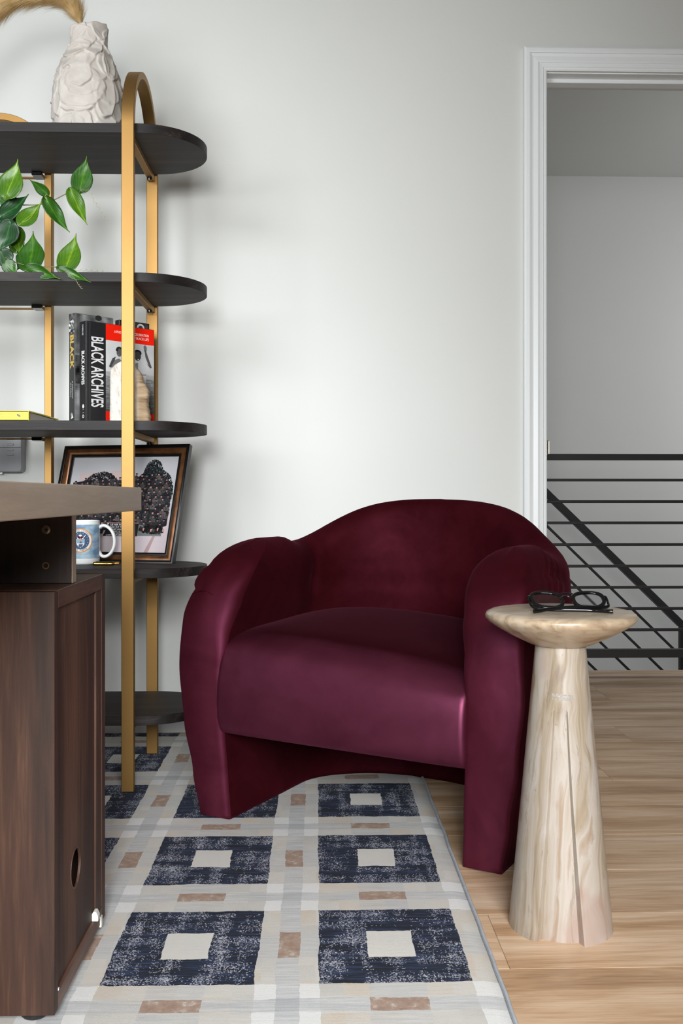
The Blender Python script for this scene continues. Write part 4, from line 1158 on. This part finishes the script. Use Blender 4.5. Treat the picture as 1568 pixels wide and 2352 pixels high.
def centre(w, z):
    """w in [-1,1]: -1 left front, 1 right front. |w|>.5 straight arm, else back arc"""
    s = -1 if w < 0 else 1; a = abs(w)
    HW = .328
    if a >= .5:
        u = (1 - a) / .5                     # 0 at the front, 1 at the arc
        b0 = bfront(z); b = b0 + u * (BE - b0)
        return Vector((s * half_w(b) if False else s * (.325 + (HW - .325) * min(1, max(0, (b + .02) / (BE + .02)))), b)), Vector((s, 0))
    ph = a / .5 * PI / 2                     # 0 at the back centre, pi/2 at the arm
    e = .97
    x = math.sin(ph) ** e if ph > 0 else 0; y = math.cos(ph) ** e if ph < PI / 2 - 1e-9 else 0
    D = .245
    p_ = Vector((s * HW * x, BE + D * y))
    n_ = Vector((s * (x ** 1.05) / HW, (y ** 1.05) / D)); n_.normalize()
    return p_, n_
def ztop(w):
    a = abs(w)
    if w < 0: T = [(0, .740), (.12, .737), (.22, .718), (.32, .676), (.41, .634), (.47, .624), (.55, .630), (.66, .641), (1, .641)]
    else: T = [(0, .740), (.12, .732), (.22, .708), (.32, .664), (.41, .626), (.47, .616), (.55, .626), (.66, .641), (1, .641)]
    return sum(lerp_tab(T, abs(a + k * .012)) for k in range(-4, 5)) / 9
def section(w):
    """closed loop of (normal offset, z), bottom-outer first, symmetric about the top"""
    a = abs(w); back = max(0, 1 - a / .5)
    zt = ztop(w); th = .5
    outer = [(0, .044), (.10, .060), (.22, .080), (.35, .093), (.46, .088), (.54, .074), (.62, .052)]
    inner = [(0, -.040), (.10, -.036), (.22, -.031), (.35, -.030), (.42, -.036), (.50, -.050), (.56, -.058)]
    rt = .052 + .004 * back
    L = []
    zr = zt - .062                           # where the top roll starts
    def off(T, z, sgn):
        v = smooth_tab(T, z)
        # back: less barrel outside, leaning outward towards the top
        if sgn > 0: v = v * (1 - .45 * back) + back * .022
        else: v = v * (1 - .1 * back) + back * (-.012 + .062 * max(0, (z - .42) / .32) ** 1.3)
        return v
    NB = 64
    lapw = max(0, min(1, (a - .52) / .08))
    zl = .522 + .006 * math.sin(a * 40)
    def lap(z):                              # the upper pad wraps over the outer panel
        g = max(0, min(1, (z - zl) / .008)); g = g * g * (3 - 2 * g); return lapw * (.0065 * g - .004 * math.exp(-((z - zl) / .010) ** 2))
    for k in range(NB): z = zr * k / NB; L.append((off(outer, z, 1) + lap(z), z))
    vo, vi = off(outer, zr, 1), off(inner, zr, -1)
    c, r = (vo + vi) / 2, (vo - vi) / 2
    NA = 16
    for k in range(NA + 1):
        a_ = PI * k / NA; L.append((c + r * math.cos(a_), zr + (zt - zr) * abs(math.sin(a_)) ** .9))
    for k in range(NB - 1, -1, -1): z = zr * k / NB; L.append((off(inner, z, -1), z))
    return L
def place(w, o_, z, inset=0.0):
    c, n_ = centre(w, z); return Vector((CXO + c.x + n_.x * o_, c.y + n_.y * o_, z))
ws = [-1 + .5 * (1 - math.cos(PI / 2 * k / 26)) if False else -1 + .5 * k / 26 for k in range(26)] + [-.5 + 1.0 * k / 70 for k in range(71)] + [.5 + .5 * k / 26 for k in range(1, 27)]
rows = []
def wrink(P):
    n_ = noise.noise(Vector((P.x * 7, P.y * 7, P.z * 9))); return .0025 * n_
for w in ws:
    Lp = section(w); r_ = []
    for o_, z in Lp:
        q = place(w, o_, z); s_ = 1 if o_ > 0 else -1
        d = wrink(q); c, n_ = centre(w, z)
        if o_ > 0 and abs(w) > .4: d += .0045 * math.sin((abs(w) * 1.0 + (z - .5) * .5) * 95) * math.exp(-((z - .575) / .045) ** 2 - ((abs(w) - .66) / .09) ** 2)
        q = q + Vector((n_.x, n_.y, 0)) * (d * s_)
        r_.append(q)
    rows.append(r_)
# creases where the back meets the arms
def crease(rows):
    for i, w in enumerate(ws):
        for wc in (-.452, .452):
            d = (w - wc) / .022
            if abs(d) < 3:
                g = math.exp(-d * d)
                for j, q in enumerate(rows[i]):
                    if j > 68 and q.z > .43:      # inner side and top roll
                        c, n_ = centre(w, q.z); k = g * min(1, (q.z - .43) / .1) * .009 * max(0, min(1, (j - 74) / 10))
                        q.x += n_.x * k; q.y += n_.y * k
crease(rows)
# rounded front edges: three shrinking loops, then the face is filled side to side
def cap_rows(w):
    Lp = section(w); out = []; n = len(Lp)
    for t_ in (0, .17, .34, .52, .72, 1.0):
        r_ = []; a_ = t_ * PI / 2
        for i, (o_, z) in enumerate(Lp):
            mid = (Lp[i][0] + Lp[n - 1 - i][0]) / 2; half_ = abs(o_ - mid)
            soft = max(0, min(1, (z - .38) / .12))
            Rr = (.012 + .008 * soft) if i < n / 2 else (.014 + .030 * soft)     # crisp outer seam, soft inner roll
            Rr = min(Rr, half_ * .9)
            ins = Rr * (1 - math.cos(a_)); fwd = Rr * (1 - math.sin(a_))
            o2 = o_ - math.copysign(ins, o_ - mid) if half_ > .001 else o_
            zz = z + (ins * .4 if z < .01 else 0)
            q = place(w, o2, zz)
            tb = (BE - bfront(zz)); q.y += fwd * (min(1, tb / .36))
            r_.append(q)
        out.append(r_)
    return out
cl = cap_rows(-1.0); cr = cap_rows(1.0)
m = MB(); m.grid([cl[0]] + rows[4:-4] + [cr[0]], closed_u=True)
m.build('shell', MVEL, chair, smooth=True, ang=180)
def fill(m, loop):
    n = len(loop); prev = None
    for i in range(n // 2 + 1):
        j = n - 1 - i
        if i > j: break
        if i == j: cur = [loop[i]]
        else:
            A, B = loop[i], loop[j]; K = 6; mids = []
            for k in range(1, K):
                t = k / K; co_ = A.co.lerp(B.co, t); co_.y -= .006 * math.sin(PI * t)
                mids.append(m.bm.verts.new(co_))
            cur = [A] + mids + [B]
        if prev:
            if len(cur) == 1:
                for k in range(len(prev) - 1): m.bm.faces.new((prev[k], prev[k + 1], cur[0]))
            else:
                for k in range(len(cur) - 1): m.bm.faces.new((prev[k], prev[k + 1], cur[k + 1], cur[k]))
        prev = cur
for loops in (cl, cr):
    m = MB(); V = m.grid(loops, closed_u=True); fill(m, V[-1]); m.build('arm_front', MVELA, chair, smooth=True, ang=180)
# seat: one deep upholstered block between the arms
def inner_b(x):
    HW = .332 - .032; D = .245 - .040
    t = min(1, abs(x - CXO) / HW); y = max(0, 1 - t ** (2 / .86)) ** (.86 / 2); return BE + D * y + .02
rows = []; NX = 48
for i in range(NX + 1):
    u = i / NX * 2 - 1; x = CXO + u * .307
    e = abs(u) ** 8
    bi = inner_b(x) if abs(u) < .999 else BE
    fb_ = -.012 + .005 * e
    crown = .023 * (1 - abs(u) ** 2.6)
    zf = .395 - .006 * e
    P = [(fb_ + .045, .198), (fb_ + .012, .196 + .003), (fb_ - .010, .206), (fb_ - .021, .235), (fb_ - .024, .275), (fb_ - .022, .315), (fb_ - .014, .350), (fb_ + .000, .378 + crown * .1), (fb_ + .020, zf + crown * .30), (fb_ + .055, zf + .010 + crown * .52), (fb_ + .11, zf + .016 + crown * .75)]
    for k in range(1, 9):
        t = k / 8; b = fb_ + .11 + (bi - fb_ - .11) * t; P.append((b, zf + .016 + crown * (.75 + .25 * math.sin(PI * t)) + .012 * t))
    P += [(bi, .30), (bi, .2), (bi * .5, .198)]
    dz = -.022 * u
    rows.append([(x, b, z + (dz if z > .36 else 0)) for b, z in P])
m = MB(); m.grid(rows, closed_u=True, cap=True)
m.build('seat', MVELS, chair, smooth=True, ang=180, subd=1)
# welt seams: outer panel edge on each arm and the gathered fold behind it
def surf(w, i_frac, push=.001):
    L = section(w); n = len(L); i = i_frac * (n - 1); i0 = int(i); o0 = L[i0]; o1 = L[min(i0 + 1, n - 1)]
    o_ = o0[0] + (o1[0] - o0[0]) * (i - i0); z = o0[1] + (o1[1] - o0[1]) * (i - i0)
    return place(w, o_ + (push if o_ > 0 else -push), z)
for s in (-1, 1):
    w = s * .94
    pts = [surf(w, k / 60 * .31, -.0012) for k in range(1, 60)]
    m = MB(); m.tube(pts, .0028, 8); m.build('welt_seam', MVEL, chair, smooth=True)
    Lf = section(s); iz = min(range(60), key=lambda i: abs(Lf[i][1] - .512)); oo = Lf[iz][0]
    pts = [place(s, oo - .012 - .060 * k / 12, .515 + .008 * math.sin(PI * k / 12)) + Vector((0, -.0005 - .004 * math.sin(PI * .7 * k / 12), 0)) for k in range(13)]
    if s > 0: continue
    m = MB(); m.tube(pts, [.0014 * math.sin(PI * (k + 1) / 14) + .0002 for k in range(13)], 6); m.build('seam', MVEL, chair, smooth=True)
    continue
    pts = [surf(s * (.97 - .10 * k / 20), (.335 - .02 * math.sin(PI * k / 20)), .0000) for k in range(21)]
    m = MB(); m.tube(pts, [.0015 + .004 * math.sin(PI * k / 20) for k in range(21)], 8); m.build('gathered_fold', MVEL, chair, smooth=True)

# ------------------------------------------------------------------ side table
M = Mat('swirled_travertine', 0.32); co = M.coord()
warp = M.noise(M.scale(co, (1, 1, .35)), 7, 3, .6)
x, y, z = M.sep(co)
vv = M.comb(x * 1.0 + warp * .16, y * 1.0 + warp * .12, z * .10)
n1 = M.noise(vv, 26, 5, .6, .8); n2 = M.noise(M.vadd(vv, M.comb(3.0, 1.0, 0.0)), 60, 4, .7, .5); n3 = M.noise(M.scale(co, (1, 1, .8)), 5.5, 3)
c = M.ramp(n1, [(.30, lin('#75685a')), (.40, lin('#948672')), (.50, lin('#a3998c')), (.60, lin('#aba39a')), (.70, lin('#95836f'))])
c = M.mix(n2.lt(.385) * .35, c, lin('#6d6257')); c = M.mix(((n3 - .54) * 6.0) .op('MINIMUM', 0.45).op('MAXIMUM', 0.0), c, lin('#937469'))
M.set('Base Color', c); MTRAV = M.m
M = Mat('swirled_stone_top', 0.28); co = M.coord(); co2 = M.scale(co, (1, .35, 1)); wr = M.noise(co, 6, 3)
x, y, z = M.sep(co)
vv = M.comb(x * .30 + y * .25 + wr * .12, y * 1.1 - x * .5 + wr * .14, z * 1.3)
n1 = M.noise(vv, 30, 5, .62, .6)
M.set('Base Color', M.ramp(n1, [(.30, lin('#7f6b58')), (.42, lin('#9e8a72')), (.52, lin('#b29f86')), (.64, lin('#bbab96')), (.75, lin('#a5896a'))])); MTOP = M.m
tcen = cw(.3835, 1.717)
st = empty('side_table', (tcen.x, tcen.y, 0), label='small round pedestal side table in swirled beige stone on the wood floor', cat='side table')
m = MB(); m.lathe([(.0001, .4905), (.046, .4905), (.053, .4925), (.085, .5075), (.112, .5225), (.125, .5315), (.1298, .5370), (.1306, .5410), (.1285, .5458), (.121, .5492), (.110, .5500), (.0001, .5500)], 96, cap=False)
m.build('table_top', MTOP, st, smooth=True, ang=60)
# cone whose front (and back) is cut back between two arrises that part towards the floor
NZ = 60; rows = []
FA = -PI / 2 - math.radians(14)
for j in range(NZ + 1):
    t = j / NZ; z = .4905 * t
    R = .0895 + (.0435 - .0895) * t ** .97
    hw_ = math.radians(25.5 - 13.5 * min(1, t / .80)); e = math.radians(.9)
    fade = max(0, min(1, (.80 - t) / .04)); fade = fade * fade * (3 - 2 * fade)
    dep = (.0130 * (1 - t) + .0030) * fade
    A = []
    for base_ in (FA, FA + PI):
        A += [(base_ - hw_ - e * 1.6, 0), (base_ - hw_ - e * .7, .0004 * fade), (base_ - hw_, (.0016 + dep * .2) * fade)] + [(base_ - hw_ + e, dep)]
        A += [(base_ + (hw_ - e) * (k / 8 - 1), dep) for k in range(1, 16)]
        A += [(base_ + hw_ - e, dep), (base_ + hw_, (.0016 + dep * .2) * fade), (base_ + hw_ + e * .7, .0004 * fade), (base_ + hw_ + e * 1.6, 0)]
        lo, hi = base_ + hw_ + e * 1.6, base_ + PI - hw_ - e * 1.6
        A += [(lo + (hi - lo) * k / 60, 0) for k in range(1, 60)]
    rows.append([((R - d_) * math.cos(a_), (R - d_) * math.sin(a_), z) for a_, d_ in A])
m = MB(); m.grid(rows, closed_u=True, cap=True); m.build('pedestal', MTRAV, st, smooth=True, ang=28)
p = Print(); rl_ = random.Random(4)
for i in range(16):
    for k in range(4):
        if rl_.random() < .8: p.rect(i * .00225, k * .0026, i * .00225 + .0024, k * .0026 + .0027, rl_.choice(['#989389', '#908b85', '#a19a90']), 1)
def on_cone(u, v, l):
    z = .4035 + v - u * .06; t = z / .4905; R = .0895 + (.0435 - .0895) * t ** .97 + .0002; a_ = -PI / 2 - math.radians(14) + (u - .014) / R
    return (R * math.cos(a_), R * math.sin(a_), z)
p.build('worn_stamp', st, on_cone, stuff=True)

# ------------------------------------------------------------------ eyeglasses
gp = at(1303, 1140, 1.722)
gl = empty('eyeglasses', (gp.x, gp.y, .5503), math.radians(-1.5), label='black-framed eyeglasses with folded temples lying on the small round table', cat='glasses')
TILT = Matrix.Rotation(math.radians(-60), 4, 'X')        # lens plane leans back
ORG = Matrix.Translation((0, -.022, .0062)) @ TILT
def rim(s):
    pts = []
    for k in range(44):
        a = 2 * PI * k / 44; c, s_ = math.cos(a), math.sin(a); e = .78
        x = .0262 * math.copysign(abs(c) ** e, c); z = .0215 * math.copysign(abs(s_) ** e, s_)
        x *= 1 + .06 * s_ * 1; z += .002 * c * s
        pts.append(Vector((s * .0365 + x, 0, .0225 + z)))
    return pts
MLENS = Mat('lens', 0.02); MLENS.set('Transmission Weight', 1.0); MLENS.set('IOR', 1.4); MLENS.set('Base Color', (.93, .93, .95, 1)); MLENS = MLENS.m
for s in (-1, 1):
    P = rim(s); c0 = Vector((s * .0365, 0, .0225))
    rows = []
    for i, q in enumerate(P):
        d = (q - c0).normalized(); y_ = Vector((0, 1, 0)); t = .0030
        rows.append([q + d * t * 1.2 + y_ * .0022, q + d * t * 1.2 - y_ * .0022, q - d * t * .9 - y_ * .0022, q - d * t * .9 + y_ * .0022])
    m = MB(); m.grid(rows, closed_u=True, closed_v=True); rmo = m.build('rim', MBLKP, gl, smooth=True, ang=40, M=ORG, bevel=.0006)
    m = MB(); P2 = [c0 + (q - c0) * .99 for q in P]
    a = [m.bm.verts.new(q + Vector((0, -.0005, 0))) for q in P2]; b = [m.bm.verts.new(q + Vector((0, .0005, 0))) for q in P2]
    m.bm.faces.new(a); m.bm.faces.new(list(reversed(b)))
    for i in range(len(a)): m.bm.faces.new((a[i], a[(i + 1) % len(a)], b[(i + 1) % len(a)], b[i]))
    m.build('lens', MLENS, gl, M=ORG)
    m = MB(); m.tube([Vector((s * .0625, 0, .032)), Vector((s * .0675, .001, .033)), Vector((s * .0690, .003, .0325))], [.0028, .0030, .0024], 8); m.build('hinge_block', MBLKP, gl, smooth=True, M=ORG)
m = MB(); m.tube([Vector((-.0125, 0, .026)), Vector((-.006, -.001, .0315)), Vector((0, -.0015, .0330)), Vector((.006, -.001, .0315)), Vector((.0125, 0, .026))], [.0024, .0022, .0020, .0022, .0024], 8); m.build('bridge', MBLKP, gl, smooth=True, M=ORG)
m = MB(); m.tube([Vector((-.012, 0, .0415)), Vector((0, 0, .0425)), Vector((.012, 0, .0415))], .0013, 8); m.build('top_bar', MBLKP, gl, smooth=True, M=ORG)
# folded temples resting on the table in front of the lenses
def temple(pts, name='temple'):
    P = catmull([Vector(q) for q in pts], 8); rows = []
    for i, q in enumerate(P):
        t = (P[min(i + 1, len(P) - 1)] - P[max(i - 1, 0)]).normalized(); n_ = Vector((-t.y, t.x, 0)).normalized(); f_ = i / (len(P) - 1)
        h = .0030 + .0008 * max(0, (f_ - .75) * 4); w_ = .0020 + .0012 * max(0, (f_ - .75) * 4)
        rows.append([q + n_ * (w_ * math.cos(a)) + Vector((0, 0, h * math.sin(a))) for a in [2 * PI * k / 10 for k in range(10)]])
    m = MB(); m.grid(rows, closed_u=True, cap=True); m.build(name, MBLKP, gl, smooth=True)
temple([(-.068, .000, .021), (-.0685, -.008, .0145), (-.064, -.020, .0075), (-.045, -.029, .0042), (0, -.033, .0036), (.032, -.037, .0034), (.055, -.047, .0032), (.066, -.050, .0032)])
temple([(.068, .000, .021), (.0685, -.008, .0145), (.066, -.020, .0085), (.050, -.028, .0075), (.010, -.032, .0088), (-.035, -.036, .0062), (-.060, -.046, .0036), (-.0690, -.050, .0034)])
